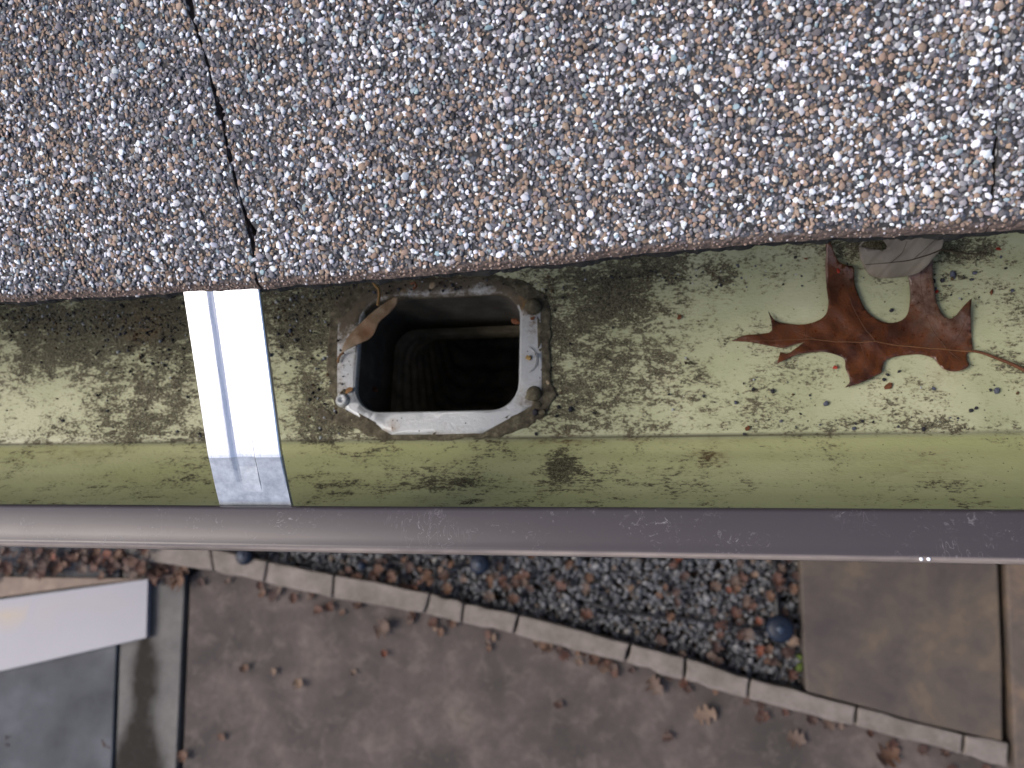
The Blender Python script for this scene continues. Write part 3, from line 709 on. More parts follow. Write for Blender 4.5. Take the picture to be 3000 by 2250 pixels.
# grey curled leaf under the shingle edge
k = MT('dry_grey_leaf', .6, 0, .35)
v = k.co(); n1 = k.noise(v, 70, 6, .6); ln = k.n('TexWave', wave_type='BANDS'); k.set(ln, 'Vector', k.co((1, .8, 0), (0, 0, .9))); k.set(ln, 'Scale', 60); k.set(ln, 'Distortion', 3.0); k.set(ln, 'Detail', 3)
c = k.ramp(n1, [(.3, (.16, .135, .105)), (.55, (.25, .22, .185)), (.75, (.32, .295, .26))]); c = k.mix(k.rng(ln.outputs['Fac'], .0, .25, .35, 0), c, (.11, .09, .07))
k.base(c); k.bump(ln.outputs['Fac'], .25, .0008); M_GLEAF = k.m
cg = lambda L: [((2350 + x * .29385 - 2000) / .45208, (640 + y * .29385 - 600) / .45208) for x, y in L]
gl_c = cg([(558, 305), (572, 380), (640, 455), (720, 525), (860, 546), (1000, 530), (1180, 500), (1270, 445), (1330, 370), (1388, 310), (1398, 235), (1362, 185), (1200, 150), (1060, 165), (1000, 205), (955, 232), (860, 228), (760, 236), (815, 268), (838, 300), (815, 330), (700, 324), (610, 302)])
gh2 = cg([(1062, 275), (1095, 242), (1150, 224), (1215, 222), (1222, 234), (1150, 258), (1105, 276)])
ZG = .016
GC = np.array([*at(*cp3(1410, 330), ZG)[:2], 0]); glf = empty('curled_leaf', (GC[0], GC[1], GZ)); tag(glf, 'pale grey dry leaf curled up beneath the shingle edge above the oak leaf', 'leaf')
to = lambda L: smooth_poly([np.array(at(*cp3(*p), ZG)[:2]) - GC[:2] for p in L], 1)
yb = at(*cp3(1400, 441), ZG)[1] - GC[1]; yt = at(*cp3(1400, 205), ZG)[1] - GC[1]
def gl_z(x, y):
    t = np.clip((np.asarray(y) - yb) / (yt - yb), 0, 1.1); xx = np.asarray(x) / .018
    return .010 + .010 * t ** 1.5 + .003 * np.sin(t * 3.1) - .003 * (xx ** 2) * (1 - t) + .0012 * wob(np.asarray(x) * 260, np.asarray(y) * 260, 121) + .003 * np.exp(-((t - .95) / .1) ** 2) + .0022 * np.exp(-((xx - .25 - .9 * (t - .7)) / .16) ** 2) * t
obj('blade', sheet(to(gl_c), gl_z, .00045, (), .0013), M_GLEAF, glf)
M_DK = simple('dark_stem', (.05, .035, .022), .6, .3, 300)
def gvein(L, r0, r1, name, mat):
    P_ = np.array([np.array(at(*cp3(*p), ZG)[:2]) - GC[:2] for p in L]); Q = np.array([P_[i] + (P_[i + 1] - P_[i]) * t for i in range(len(P_) - 1) for t in np.linspace(0, 1, 7)[:-1]] + [P_[-1]])
    for _ in range(2): Q[1:-1] = (Q[:-2] + 2 * Q[1:-1] + Q[2:]) / 4
    obj(name, tube(np.c_[Q, gl_z(Q[:, 0], Q[:, 1]) + .0002], np.linspace(r0, r1, len(Q)), 5), mat, glf)
gvein(cg([(562, 300), (575, 278), (605, 255), (660, 238), (765, 236)]), .0005, .0003, 'curled_rim', M_GLEAF)
gvein([(1680, 293), (1600, 322), (1500, 346), (1350, 370), (1190, 374)], .0003, .00012, 'midrib', M_DK)
gvein([(1676, 293), (1740, 300), (1850, 305), (1930, 298), (2005, 284)], .00035, .0003, 'petiole', M_DK)
gvein([(1500, 346), (1560, 300), (1640, 230)], .00012, .00007, 'side_vein', M_DK); gvein([(1350, 370), (1420, 320), (1440, 255)], .00012, .00007, 'side_vein', M_DK)

# brown folded leaf across the outlet corner
k = MT('tan_dry_leaf', .6, 0, .35); v = k.co(); n1 = k.noise(v, 160, 6, .65)
c = k.ramp(n1, [(.3, (.11, .06, .03)), (.5, (.19, .135, .09)), (.7, (.26, .21, .155))]); c = k.mix(k.math('MULTIPLY', k.attr('pale', 'Fac'), .85), c, (.12, .05, .018)); k.base(c); k.bump(n1, .4, .0006); M_TAN = k.m
fl_c = [(290, 800), (315, 720), (345, 655), (420, 570), (540, 470), (640, 390), (715, 340), (748, 350), (732, 410), (675, 478), (592, 545), (562, 620), (512, 682), (430, 722), (360, 757)]
FC = np.array([*at(*cp2(500, 580), .004)[:2], 0]); fl = empty('folded_leaf', (FC[0], FC[1], GZ)); tag(fl, 'narrow tan folded leaf scrap leaning across the upper left corner of the outlet', 'leaf scrap')
fo = smooth_poly([np.array(at(*cp2(*p), .004)[:2]) - FC[:2] for p in fl_c], 1)
dirv = np.array(fo[np.argmax([p[1] for p in fo])]) - np.array(fo[np.argmin([p[1] for p in fo])]); dirv /= np.linalg.norm(dirv); per = np.array([-dirv[1], dirv[0]])
mf = sheet(fo, lambda x, y: .0042 + .0022 * np.cos(np.clip((np.asarray(x) * per[0] + np.asarray(y) * per[1]) / .006, -1.5, 1.5) * 1.3) + .0005 * wob(np.asarray(x) * 500, np.asarray(y) * 500, 131), .0005, (), .0011)
vv_ = np.zeros(len(mf.vertices) * 3, np.float32); mf.vertices.foreach_get('co', vv_); vv_ = vv_.reshape(-1, 3)
q = np.array(at(*cp2(500, 620), .004)[:2]) - FC[:2]; setf(mf, np.exp(-((vv_[:, :2] - q) ** 2).sum(1) / .0045 ** 2), 'pale'); obj('blade', mf, M_TAN, fl)
P_ = [np.array([*(np.array(at(*cp2(*p), .003)[:2]) - FC[:2]), z_]) for p, z_ in (((300, 790), .0036), ((270, 800), .0032), ((252, 830), .0027), ((245, 862), .0024))]
obj('stalk', tube(P_, .0006, 6), simple('tan_stalk', (.14, .07, .03), .6, .3, 300), fl)

M_STRAW = simple('straw', (.24, .14, .05), .6, .35, 400); M_RED = simple('red_fleck', (.30, .030, .016), .5, .3, 500); M_RUST = simple('rust_brown_bit', (.13, .045, .018), .7, .4, 500)
M_DRYT = simple('pale_bark_bit', (.32, .25, .17), .7, .3, 500)
def stalk(name, pts, z, r_, mat, label, cat='twig', conv=cp2):
    P0 = np.array(at(*conv(*pts[0]), z)); Q = [np.array(at(*conv(*p), z + .001 * (i % 2))) - P0 for i, p in enumerate(pts)]
    o = obj(name, tube(Q, r_, 6), mat, None, (P0[0], P0[1], P0[2] + GZ)); return tag(o, label, cat)
stalk('straw', [(530, 205), (552, 240), (580, 270), (585, 320), (578, 360), (572, 398)], .006, .0007, M_STRAW, 'short yellow straw hanging from the shingle edge beside the outlet')
stalk('twig', [(838, 225), (872, 215), (885, 240), (862, 268)], .006, .0006, M_RUST, 'tiny curled red brown stalk at the shingle edge above the outlet')
stalk('twig', [(310, 470), (302, 455), (318, 462), (330, 470)], .001, .0004, M_DK, 'thin dark bent twig on the floor between outlet and oak leaf', conv=lambda x, y: (2010 + (x - 310) * .5, 1063 + (y - 462) * .5))
def scrap(name, px, py, rad, mat, label, z=.0012, seed=1, cat='leaf scrap', group=None, asp=1.4):
    g = np.random.default_rng(seed); n_ = 9; c0 = at(px, py, z); th = g.uniform(0, 6.28)
    o_ = [(rad * g.uniform(.55, 1.15) * math.cos(6.283 * i / n_) , rad * g.uniform(.55, 1.15) / asp * math.sin(6.283 * i / n_)) for i in range(n_)]
    o_ = [(a_ * math.cos(th) - b_ * math.sin(th), a_ * math.sin(th) + b_ * math.cos(th)) for a_, b_ in o_]
    m_ = sheet(o_, lambda x, y: .0004 + .0004 * wob(np.asarray(x) / rad, np.asarray(y) / rad, seed + 5), .0004, (), rad / 2.2)
    return tag(obj(name, m_, mat, None, (c0[0], c0[1], c0[2] + GZ)), label, cat, group)
scrap('bark_scrap', *cp2(1015, 240), .0022, M_DRYT, 'pale tan scrap at the shingle edge above the outlet', .005, 3)
scrap('leaf_scrap', *cp2(1690, 530), .0028, M_RUST, 'red brown scrap hanging at the right wall of the outlet', -.004, 4, asp=2.2)
scrap('leaf_scrap', *cp2(1825, 505), .0014, M_RUST, 'small orange brown scrap on the right side of the outlet flange', .0022, 6, asp=1.8)
scrap('leaf_scrap', *cp2(345, 1088), .0022, simple('orange_rust', (.20, .10, .035), .7, .3, 400), 'orange brown scrap on the left side of the outlet flange', .0022, 7, asp=1.6)
scrap('leaf_scrap', *cp2(1950, 1028), .0011, M_DRYT, 'tiny cream flake on the sealant right of the outlet', .0015, 8)
scrap('leaf_scrap', *cp2(1790, 825), .0016, simple('yellow_rust', (.30, .20, .07), .7, .4, 600), 'yellow rusty flake in the ring on the right of the flange', .0018, 9)
scrap('leaf_scrap', *cp2(545, 1085), .0028, M_RUST, 'brown scrap caught inside the left wall of the outlet', -.020, 10, asp=1.8)
for px, py, rr, lab in ((2447, 1077, .0011, 'bright red fleck below the left part of the oak leaf'), (2455, 794, .0011, 'red fleck on the upper left lobe of the oak leaf'), (2919, 700, .0012, 'red fleck under the shingle edge at far right'),
                        (2743, 855, .0010, 'orange red fleck right of the oak leaf upper right lobe'), (2925, 730, .0012, 'orange red fleck beside the grey leaf stem end')):
    scrap('red_fleck', px, py, rr, M_RED, lab, .004 if 'lobe of' in lab else .001, int(px), 'fleck')
for px, py, rr, lab, a_ in ((2602, 1130, .0019, 'red brown crumb below the oak leaf', 1.3), (2905, 856, .0017, 'upright rust brown crumb right of the oak leaf', 2.4), (2190, 1255, .0015, 'orange brown crumb beside the crease', 1.2), (2360, 755, .0013, 'rust crumb left of the oak leaf upper lobe', 1.3), (1990, 930, .0014, 'orange crumb midway between outlet and oak leaf', 1.2)):
    scrap('crumb', px, py, rr, M_RUST, lab, .0008, int(px), 'crumb', None, a_)

# loose granules washed into the trough
M_LOOSE = M_GRAN
def loose(px, py, rad, col, label, z=0.0004):
    c0 = at(px, py, z); m_ = pebbles(np.zeros((1, 3)), np.array([rad]), np.array([1.15]), np.array([rad * .9]), np.array([col]), seed=int(px * 7 + py))
    return tag(obj('loose_granule', m_, M_LOOSE, None, (c0[0], c0[1], c0[2] + GZ)), label, 'granule', 'loose granules on the gutter floor')
dk, bl = (.035, .036, .045), (.08, .09, .125)
LG = [(2263, 1146, .0013, dk), (2420, 1182, .0015, bl), (2155, 1180, .0010, bl), (2919, 1144, .0016, bl), (2902, 1143, .0008, dk), (2735, 1139, .0010, bl), (2502, 1256, .0011, bl), (2526, 1234, .0009, dk), (2845, 1203, .0011, dk), (2860, 1196, .0009, dk), (2705, 1258, .0012, dk), (2161, 778, .0011, bl),
      (2790, 803, .0018, bl), (2855, 800, .0011, bl), (2735, 823, .0012, dk), (2760, 822, .0012, dk), (2330, 755, .0014, dk), (2612, 909, .0011, dk), (1672, 1200, .0017, dk), (1636, 1192, .0011, dk), (1630, 1218, .0009, dk), (1568, 1210, .0020, dk), (1570, 1272, .0010, dk), (2966, 852, .0010, bl), (2600, 1098, .0010, dk), (2634, 1088, .0008, dk), (2590, 1112, .0010, dk), (2180, 1272, .0008, dk), (1960, 1155, .0008, dk), (1795, 960, .0008, dk)]
def where(px, py):
    if px < 760: return 'left of the bright strap, ' + ('near the shingle edge' if py < 990 else 'near the crease' if py > 1200 else 'mid floor')
    if px < 1000: return 'between strap and outlet, ' + ('near the shingle edge' if py < 900 else 'near the crease' if py > 1200 else 'mid floor')
    if px < 1700: return 'beside the right corner of the outlet'
    if px < 2120: return 'between outlet and oak leaf, ' + ('near the crease' if py > 1200 else 'mid floor')
    if py > 1225: return 'on the crease line below the oak leaf'
    if py > 1090: return 'below the oak leaf, ' + ('under its tip' if px < 2300 else 'under its middle' if px < 2680 else 'under its stem')
    if px > 2680: return 'right of the oak leaf upper lobe'
    return 'above the oak leaf' if px < 2500 else 'between the two upper lobes of the oak leaf'
for a_, b_, c_, d_ in LG: loose(a_, b_, c_ * .85, d_, '%s %s granule lying %s' % ('large' if c_ > .00125 else 'small', 'black' if d_ is dk else 'blue grey', where(a_, b_)))
for a_, b_, c_, d_ in [(850, 970, .0014, bl), (792, 1040, .0014, bl), (810, 885, .0013, (.4, .4, .42)), (347, 925, .0010, (.3, .33, .4)), (245, 950, .0009, (.35, .36, .4)), (155, 965, .0008, (.3, .32, .38)), (470, 1000, .0009, (.3, .33, .4)), (375, 1028, .0009, bl), (120, 890, .0009, (.4, .42, .46)), (520, 1264, .0009, bl), (585, 1270, .0009, dk), (285, 1158, .0010, dk), (940, 1283, .0010, (.4, .45, .48)), (950, 1050, .0010, (.3, .33, .38))]:
    loose(a_, b_, c_ * .85, d_, '%s %s granule lying %s' % ('large' if c_ > .00125 else 'small', 'black' if d_ is dk else 'blue grey' if d_ is bl else 'pale', where(a_, b_)))
gp = []
def spray(px, py, rx, ry, n_):
    for _ in range(n_): gp.append(at(px + random.gauss(0, rx), py + random.gauss(0, ry), .0003))
spray(330, 940, 190, 35, 520); spray(480, 1030, 110, 45, 220); spray(80, 930, 120, 30, 200); spray(880, 940, 60, 80, 220); spray(950, 1180, 40, 80, 120); spray(1900, 805, 260, 22, 240); spray(1020, 850, 80, 25, 120); spray(2300, 730, 250, 15, 160); spray(2300, 760, 160, 25, 70); spray(2750, 800, 120, 50, 40); spray(2200, 1150, 400, 80, 60); spray(1300, 838, 180, 18, 90); spray(300, 1150, 260, 90, 60); spray(1550, 870, 40, 40, 30); spray(2600, 1250, 350, 15, 40)
gp = np.array([p for p in gp if .060 < p[1] < .137 and not (OX0 - .002 < p[0] < OX1 + .002 and OY0 - .002 < p[1] < OY1 + .002)])
in_fl = inside(octo, gp[:, 0], gp[:, 1]); gp[in_fl, 2] = .0017
n_ = len(gp); cg = np.array([(.03, .03, .035), (.05, .052, .065), (.09, .10, .13), (.38, .41, .46), (.10, .065, .04)])[rng.choice(5, n_, p=[.42, .27, .10, .09, .12])]
sz = np.clip(.00040 * np.exp(rng.normal(0, .38, n_)), .0002, .0009)
tag(obj('grit', pebbles(gp - np.array([-.1, .1, 0]), sz, rng.uniform(1, 1.6, n_), sz * .8, cg, seed=9), M_GRAN, None, (-.1, .1, GZ)), 'fine dark roof grit strewn over the gutter floor', 'grit', kind='stuff')
# two added white beads imitating flash reflections on the lip
k = MT('flash_glint', .05, 0, .5); k.base((.85, .87, .9)); M_GLINT = k.m
for px, lab in ((2698, 'left of two white beads imitating flash glints on the brown gutter lip'), (2720, 'right of two white beads imitating flash glints on the brown gutter lip')):
    c0 = at(px, 1638, .0936); bm = bmesh.new(); bmesh.ops.create_icosphere(bm, subdivisions=2, radius=.00055, matrix=Matrix.Diagonal((1, 1, .7, 1))); m_ = bpy.data.meshes.new('glint'); bm.to_mesh(m_); bm.free()
    m_.polygons.foreach_set('use_smooth', [True] * len(m_.polygons)); tag(obj('flash_glint', m_, M_GLINT, None, (c0[0], c0[1], c0[2] + GZ + .0002)), lab, 'glint')


# ================================================================== GROUND
def gp_(px, py, z=0.0): return gnd(px, py, z)
k = MT('soil', .9, 0, .2); v = k.co(); n1 = k.noise(v, 18, 8, .7); k.base(k.ramp(n1, [(.3, (.018, .013, .010)), (.6, (.045, .030, .022)), (.8, (.07, .05, .035))])); k.bump(n1, .6, .01); M_SOIL = k.m
ground = obj('ground', mesh([(-60, -60, -.06), (60, -60, -.06), (60, 60, -.06), (-60, 60, -.06)], [(0, 1, 2, 3)]), M_SOIL); tag(ground, kind='structure')
k = MT('weathered_concrete', .85, 0, .25); v = k.co()
n1 = k.noise(v, 3.2, 7, .62, .3); n2 = k.noise(v, 14, 7, .68, .3); n3 = k.noise(v, 120, 5, .7)
c = k.ramp(n1, [(.36, (.046, .040, .037)), (.47, (.074, .061, .056)), (.56, (.096, .078, .072)), (.68, (.128, .105, .090))])
c = k.mix(k.rng(n2, .48, .64, 0, .6), c, (.058, .050, .046)); c = k.mix(k.rng(n2, .48, .3, 0, .45), c, (.19, .16, .14)); c = k.mix(k.rng(n3, .3, .7, 0, .25), c, (.06, .05, .048))
k.base(c); k.bump(n3, .3, .003); M_CONC = k.m
k = MT('grey_concrete', .8, 0, .25); v = k.co()
n1 = k.noise(v, 4, 6, .6); n2 = k.noise(v, 30, 6, .7)
c = k.ramp(n1, [(.3, (.088, .085, .085)), (.6, (.142, .135, .128)), (.8, (.19, .175, .16))]); c = k.mix(k.rng(n2, .45, .75, 0, .4), c, (.06, .057, .053))
c = k.mix(k.math('MULTIPLY', k.attr('stain', 'Fac'), k.rng(n2, .2, .5, .85, 1)), c, (.012, .010, .007)); k.base(c); k.bump(n2, .3, .003); M_CONC2 = k.m
k = MT('smooth_grey_slab', .8, 0, .2); v = k.co(); n1 = k.noise(v, 5, 6, .6); n2 = k.noise(v, 40, 5, .7)
c = k.ramp(n1, [(.3, (.045, .048, .053)), (.55, (.075, .079, .087)), (.75, (.115, .12, .132))]); c = k.mix(k.rng(n2, .55, .75, 0, .4), c, (.05, .05, .055)); k.base(c); M_SLAB = k.m
k = MT('brown_flagstone', .8, 0, .25); v = k.co(); n1 = k.noise(v, 5.5, 6, .62, .4); n2 = k.noise(v, 25, 7, .7)
c = k.ramp(n1, [(.3, (.060, .050, .048)), (.47, (.085, .070, .061)), (.60, (.11, .087, .067)), (.74, (.16, .12, .082))]); c = k.mix(k.rng(n2, .45, .75, 0, .5), c, (.05, .043, .043)); k.base(c); k.bump(n2, .3, .004); M_FLAG = k.m

J = [((430, 1588), (420, 1640)), ((616, 1612), (626, 1667)), ((784, 1651), (773, 1701)), ((978, 1690), (974, 1748)), ((1259, 1743), (1243, 1792)), ((1359, 1774), (1353, 1820)), ((1520, 1807), (1505, 1853)), ((1848, 1892), (1832, 1935)), ((2008, 1933), (2004, 1988)), ((2198, 1994), (2192, 2043)), ((2512, 2076), (2505, 2122)), ((2825, 2158), (2820, 2207)), ((2960, 2184), (2955, 2245))]
driveway = empty('driveway', (0, -1, 0)); tag(driveway, kind='structure')
DR = np.array([0, -1, 0])
def slab_px(name, pts, z0, z1, mat, par, O_, bev=.004, attr=None, subdiv=0):
    P_ = [np.array(gp_(*p, z1))[:2] - O_[:2] if len(p) == 2 else np.array(p[:2]) - O_[:2] for p in pts]
    m_ = prism([tuple(q) for q in P_], z0 - O_[2], z1 - O_[2], bev); return obj(name, m_, mat, par)
W3 = lambda x, y: (x, y, 0)
eL = gp_(430, 1660); eR = gp_(2960, 2250)
dxy = np.array(eR[:2]) - np.array(eL[:2]); far = np.array(eR[:2]) + dxy * .6; back = np.array(eL[:2]) - dxy * .35
jt0 = np.array(gp_(556, 1640)[:2]); jt1 = np.array(gp_(528, 2250)[:2]); jd = (jt1 - jt0) / np.linalg.norm(jt1 - jt0); jend = jt1 + jd * 3.0
onE = lambda x: np.array(eL[:2]) + dxy * ((x - eL[0]) / dxy[0])
off = np.array([.010, 0])
midE = [np.array(gp_((a_[0] + b_[0]) / 2, (a_[1] + b_[1]) / 2)[:2]) for a_, b_ in J[1:]]
slab_px('concrete_slab', [W3(*(onE(jt0[0]) + off)), W3(*(jt1 + off)), W3(*(jend + off)), W3(far[0], jend[1]), W3(*far)] + [W3(*q) for q in midE[::-1]], -.10, 0, M_CONC, driveway, DR)
# grey strip with a dark wet stain: dense top so that the stain has its own shape
l0 = np.array(gp_(362, 1600)[:2]); l1 = np.array(gp_(337, 2250)[:2]); ld = (l1 - l0) / np.linalg.norm(l1 - l0); lend = l1 + ld * 3
strip = [tuple(l0 + np.array([.012, 0])), tuple(l1 + np.array([.012, 0])), tuple(lend), tuple(jend - off * 1.2), tuple(jt1 - off * 1.2), tuple(jt0 - off * 1.2)]
ms = sheet([(p[0] - DR[0], p[1] - DR[1]) for p in strip], lambda x, y: 0 * x + .012, .1, (), .022, 5, False)
vv_ = np.zeros(len(ms.vertices) * 3, np.float32); ms.vertices.foreach_get('co', vv_); vv_ = vv_.reshape(-1, 3) + DR
st = np.zeros(len(vv_))
for px, py, rx, ry, s_ in ((428, 1900, 14, 40, .9), (430, 1960, 26, 60, 1.2), (432, 2020, 24, 50, 1.0), (424, 2090, 18, 60, .9), (412, 2170, 34, 60, 1.2), (410, 2240, 46, 50, 1.3), (405, 2330, 50, 80, 1.3)):
    c0 = gp_(px, py); sx = rx / 620; sy = ry / 800; st += s_ * np.exp(-((vv_[:, 0] - c0[0]) / sx) ** 2 - ((vv_[:, 1] - c0[1]) / sy) ** 2)
setf(ms, (st * 2.2).clip(0, 1), 'stain'); obj('concrete_strip', ms, M_CONC2, driveway)
slab_px('grey_slab', [W3(*l0), W3(*l1), W3(*lend), W3(-6, lend[1]), W3(-6, l0[1])], -.10, .02, M_SLAB, driveway, DR)

# edging blocks
EC = np.array(gp_(1700, 1880)); edging = empty('border_edging', (EC[0], EC[1], 0)); tag(edging, 'row of pale concrete edging blocks running slantwise between driveway and gravel bed', 'edging')
k = MT('edging_concrete', .85, 0, .25); v = k.co(); n1 = k.noise(v, 12, 7, .65); n2 = k.noise(v, 70, 6, .7)
c = k.ramp(n1, [(.3, (.12, .105, .09)), (.55, (.19, .165, .148)), (.8, (.26, .225, .205))]); c = k.mix(k.rng(n2, .5, .75, 0, .4), c, (.07, .06, .05)); k.base(c); k.bump(n2, .4, .004); M_EDGE = k.m
for i in range(len(J) - 1):
    (a_, d_), (b_, c_) = J[i], J[i + 1]; zt = .055 + random.uniform(-.006, .006)
    d_, c_ = (d_[0], d_[1] + 4), (c_[0], c_[1] + 4); b_, a_ = (b_[0], b_[1] - 5), (a_[0], a_[1] - 5)
    Q = [np.array(gp_(*p, zt))[:2] - EC[:2] for p in (d_, c_, b_, a_)]; ax = (Q[1] - Q[0]) / np.linalg.norm(Q[1] - Q[0])
    Q[0] = Q[0] + ax * .004; Q[3] = Q[3] + ax * .004; Q[1] = Q[1] - ax * .004; Q[2] = Q[2] - ax * .004
    Q2 = []                                                     # slightly uneven long sides
    for e in range(4):
        p, q = Q[e], Q[(e + 1) % 4]; kk = 5 if e % 2 == 0 else 2
        for t in np.arange(kk) / kk: Q2.append(tuple(p + (q - p) * t + (np.array([random.gauss(0, .0022), random.gauss(0, .0022)]) if t > 0 else 0)))
    o = obj('edging_block', prism(Q2, -.05, zt, .005), M_EDGE, edging)

# flagstones on the right of the gravel bed
F1 = [(2340, 1560), (2345, 1650), (2352, 1840), (2362, 2026), (2500, 2062), (2700, 2118), (2938, 2172), (2936, 1940), (2928, 1750), (2920, 1560)]
FO = np.array([.75, 0, 0]); fs = slab_px('flagstone', F1[::-1], -.05, .05, M_FLAG, None, FO, .006); fs.location = FO; tag(fs, 'large brown flagstone with an ochre patch between gravel bed and edging', 'paving slab')
F2 = [(2948, 1560), (2952, 1750), (2962, 1960), (2976, 2260), (3200, 2300), (3300, 1560)]
k = MT('ochre_flagstone', .8, 0, .25); v = k.co(); n1 = k.noise(v, 9, 6, .62, .4); n2 = k.noise(v, 30, 7, .7)
c = k.ramp(n1, [(.3, (.075, .062, .055)), (.5, (.11, .088, .074)), (.7, (.17, .12, .085))]); c = k.mix(k.rng(n2, .5, .75, 0, .5), c, (.06, .05, .048)); k.base(c); k.bump(n2, .3, .004)
FO2 = np.array([1.3, 0, 0]); fs2 = slab_px('flagstone', F2[::-1], -.05, .058, k.m, None, FO2, .006); fs2.location = FO2; tag(fs2, 'tan flagstone cut off by the right border of the picture', 'paving slab')
M_MOSS = simple('moss', (.06, .085, .02), .9, .4, 120, 0, .2, .5, .004)

# gravel bed
bed = [gp_(*p)[:2] for p in ((640, 1560), (640, 1606), (790, 1648), (980, 1688), (1260, 1740), (1520, 1803), (1850, 1888), (2200, 1990), (2362, 2030), (2350, 1840), (2343, 1650), (2338, 1560))]
bx = np.array(bed); N0 = 20000
X = rng.uniform(bx[:, 0].min(), bx[:, 0].max(), N0); Y = rng.uniform(bx[:, 1].min(), .34, N0); bed2 = [(bed[0][0], .34)] + bed[1:-1] + [(bed[-1][0], .34)]
kk = inside(bed2, X, Y); X, Y = X[kk], Y[kk]; n_ = len(X)
sz = np.clip(.0078 * np.exp(rng.normal(0, .32, n_)), .004, .017); cg = np.array([(.09, .094, .105), (.125, .13, .14), (.055, .057, .065), (.17, .172, .18), (.09, .068, .054), (.24, .235, .225)])[rng.choice(6, n_, p=[.33, .26, .18, .10, .10, .03])] * rng.uniform(.8, 1.2, (n_, 1))
k = MT('gravel_stone', .65, 0, .4); k.base(k.attr('col')); M_GV = k.m
tag(obj('gravel', pebbles(np.c_[X, Y, rng.uniform(-.045, -.015, n_)], sz, rng.uniform(1, 1.6, n_), sz * .8, cg, seed=17, tilt=.4), M_GV), 'blue grey gravel filling the bed between edging and house', 'gravel', kind='stuff')

# white panel and tan board at the lower left
k = MT('white_plastic_panel', .4, 0, .4); v = k.co(); n1 = k.noise(v, 3, 5, .6)
c = k.mix(n1, (.118, .122, .165), (.15, .155, .205)); c = k.mix(k.math('MULTIPLY', k.attr('stain', 'Fac'), .8), c, (.22, .16, .085)); k.base(c); M_WHITE = k.m
ZP = .045
WP = np.array([*gp_(250, 1800, ZP)[:2], .0]); wpanel = empty('white_panel', tuple(WP)); tag(wpanel, 'white plastic panel with faint grooves lying on the grey slab at lower left', 'panel')
wpts = [(-420, 1815), (0, 1757), (433, 1697), (428, 1868), (350, 1886), (0, 1966), (-420, 2062)]
P_ = [np.array(gp_(*p, ZP))[:2] - WP[:2] for p in wpts]
mw = sheet([tuple(p) for p in P_][::-1], lambda x, y: ZP + 0 * x, .022, (), .06, 3, False)
vv_ = np.zeros(len(mw.vertices) * 3, np.float32); mw.vertices.foreach_get('co', vv_); vv_ = vv_.reshape(-1, 3); st = np.zeros(len(vv_))
for px, py, rx, ry, s_ in ((-20, 1797, 130, 13, .9), (60, 1787, 80, 12, .5), (230, 1765, 150, 10, .22)):
    c0 = np.array(gp_(px, py, ZP)) - WP; st += s_ * np.exp(-((vv_[:, 0] - c0[0]) / (rx / 800)) ** 2 - ((vv_[:, 1] - c0[1]) / (ry / 800)) ** 2)
setf(mw, st.clip(0, 1), 'stain'); obj('panel_sheet', mw, M_WHITE, wpanel)
for q in ((-300, 1850), (-300, 1990), (395, 1730), (395, 1845)):
    a_ = np.array(gp_(*q, 0)) - WP; obj('foot', box(a_[0] - .03, a_[0] + .03, a_[1] - .02, a_[1] + .02, +.0205, .0229, .0005), M_EDGE, wpanel)
M_BOARD = simple('tan_board_wood', (.17, .125, .095), .7, .25, 14)
tb = [(-420, 1688), (0, 1689), (432, 1695), (200, 1722), (0, 1750), (-420, 1808)]
TB = np.array([*gp_(0, 1715, .042)[:2], 0]); m_ = prism([tuple(np.array(gp_(*p, .042))[:2] - TB[:2]) for p in tb[::-1]], .0205, .042, .004)
tag(obj('tan_board', m_, M_BOARD, None, tuple(TB)), 'tan tapering board along the upper edge of the white panel', 'board')

# garden lights with dark blue caps
M_NAVY = MT('navy_cap', .5, 0, .3); M_NAVY.base((.006, .011, .024)); M_NAVY = M_NAVY.m
M_BLK = simple('black_plastic', (.014, .014, .016), .45, .2, 100)
def lathe(R_, kk=20):
    V = []; Fc = []
    for rr, zz in R_: V += [(rr * math.cos(6.283185 * j / kk), rr * math.sin(6.283185 * j / kk), zz) for j in range(kk)]
    for i in range(len(R_) - 1): Fc += [(i * kk + j, i * kk + (j + 1) % kk, (i + 1) * kk + (j + 1) % kk, (i + 1) * kk + j) for j in range(kk)]
    return fix_normals(mesh(V, Fc, True))
ml_cap = lathe([(.0001, .108), (.6, .107), (.9, .100), (1, .088), (.98, .080), (.6, .078), (.0001, .078)]); ml_cap = None
def glight(px, py, rad, label):
    zt = .085; c0 = gp_(px, py, zt); t_ = empty('garden_light', (c0[0], c0[1], 0)); tag(t_, label, 'garden light', 'garden lights in the gravel bed')
    obj('cap', lathe([(.0001, zt), (rad * .55, zt - .002), (rad * .85, zt - .006), (rad, zt - .016), (rad * .98, zt - .022), (.0001, zt - .022)]), M_NAVY, t_)
    obj('cell', lathe([(.0001, zt + .0015), (rad * .34, zt + .001), (rad * .36, zt - .002)], 4), simple('solar_cell', (.02, .034, .06), .45, .2, 60), t_)
    obj('stem', lathe([(rad * .45, zt - .023), (rad * .40, .02), (rad * .15, -.05), (.0001, -.06)], 12), M_BLK, t_)
glight(2287, 1843, .044, 'largest dark blue round garden light, beside the brown flagstone'); glight(1402, 1652, .036, 'dark blue garden light half hidden under the lip at the picture middle')
glight(1056, 1657, .017, 'small dark blue garden light among leaves left of picture middle'); glight(708, 1628, .034, 'dark blue garden light resting over the edging at left')
def cable(pts, label, z=.004, r_=.006):
    P0 = np.array(gp_(*pts[0], z)); Q = [np.array(gp_(*p, z)) - P0 + np.array([0, 0, .004 * math.sin(i * 2.1)]) for i, p in enumerate(pts)]
    tag(obj('cable', tube(Q, r_, 6), M_BLK, None, tuple(P0)), label, 'cable', None)
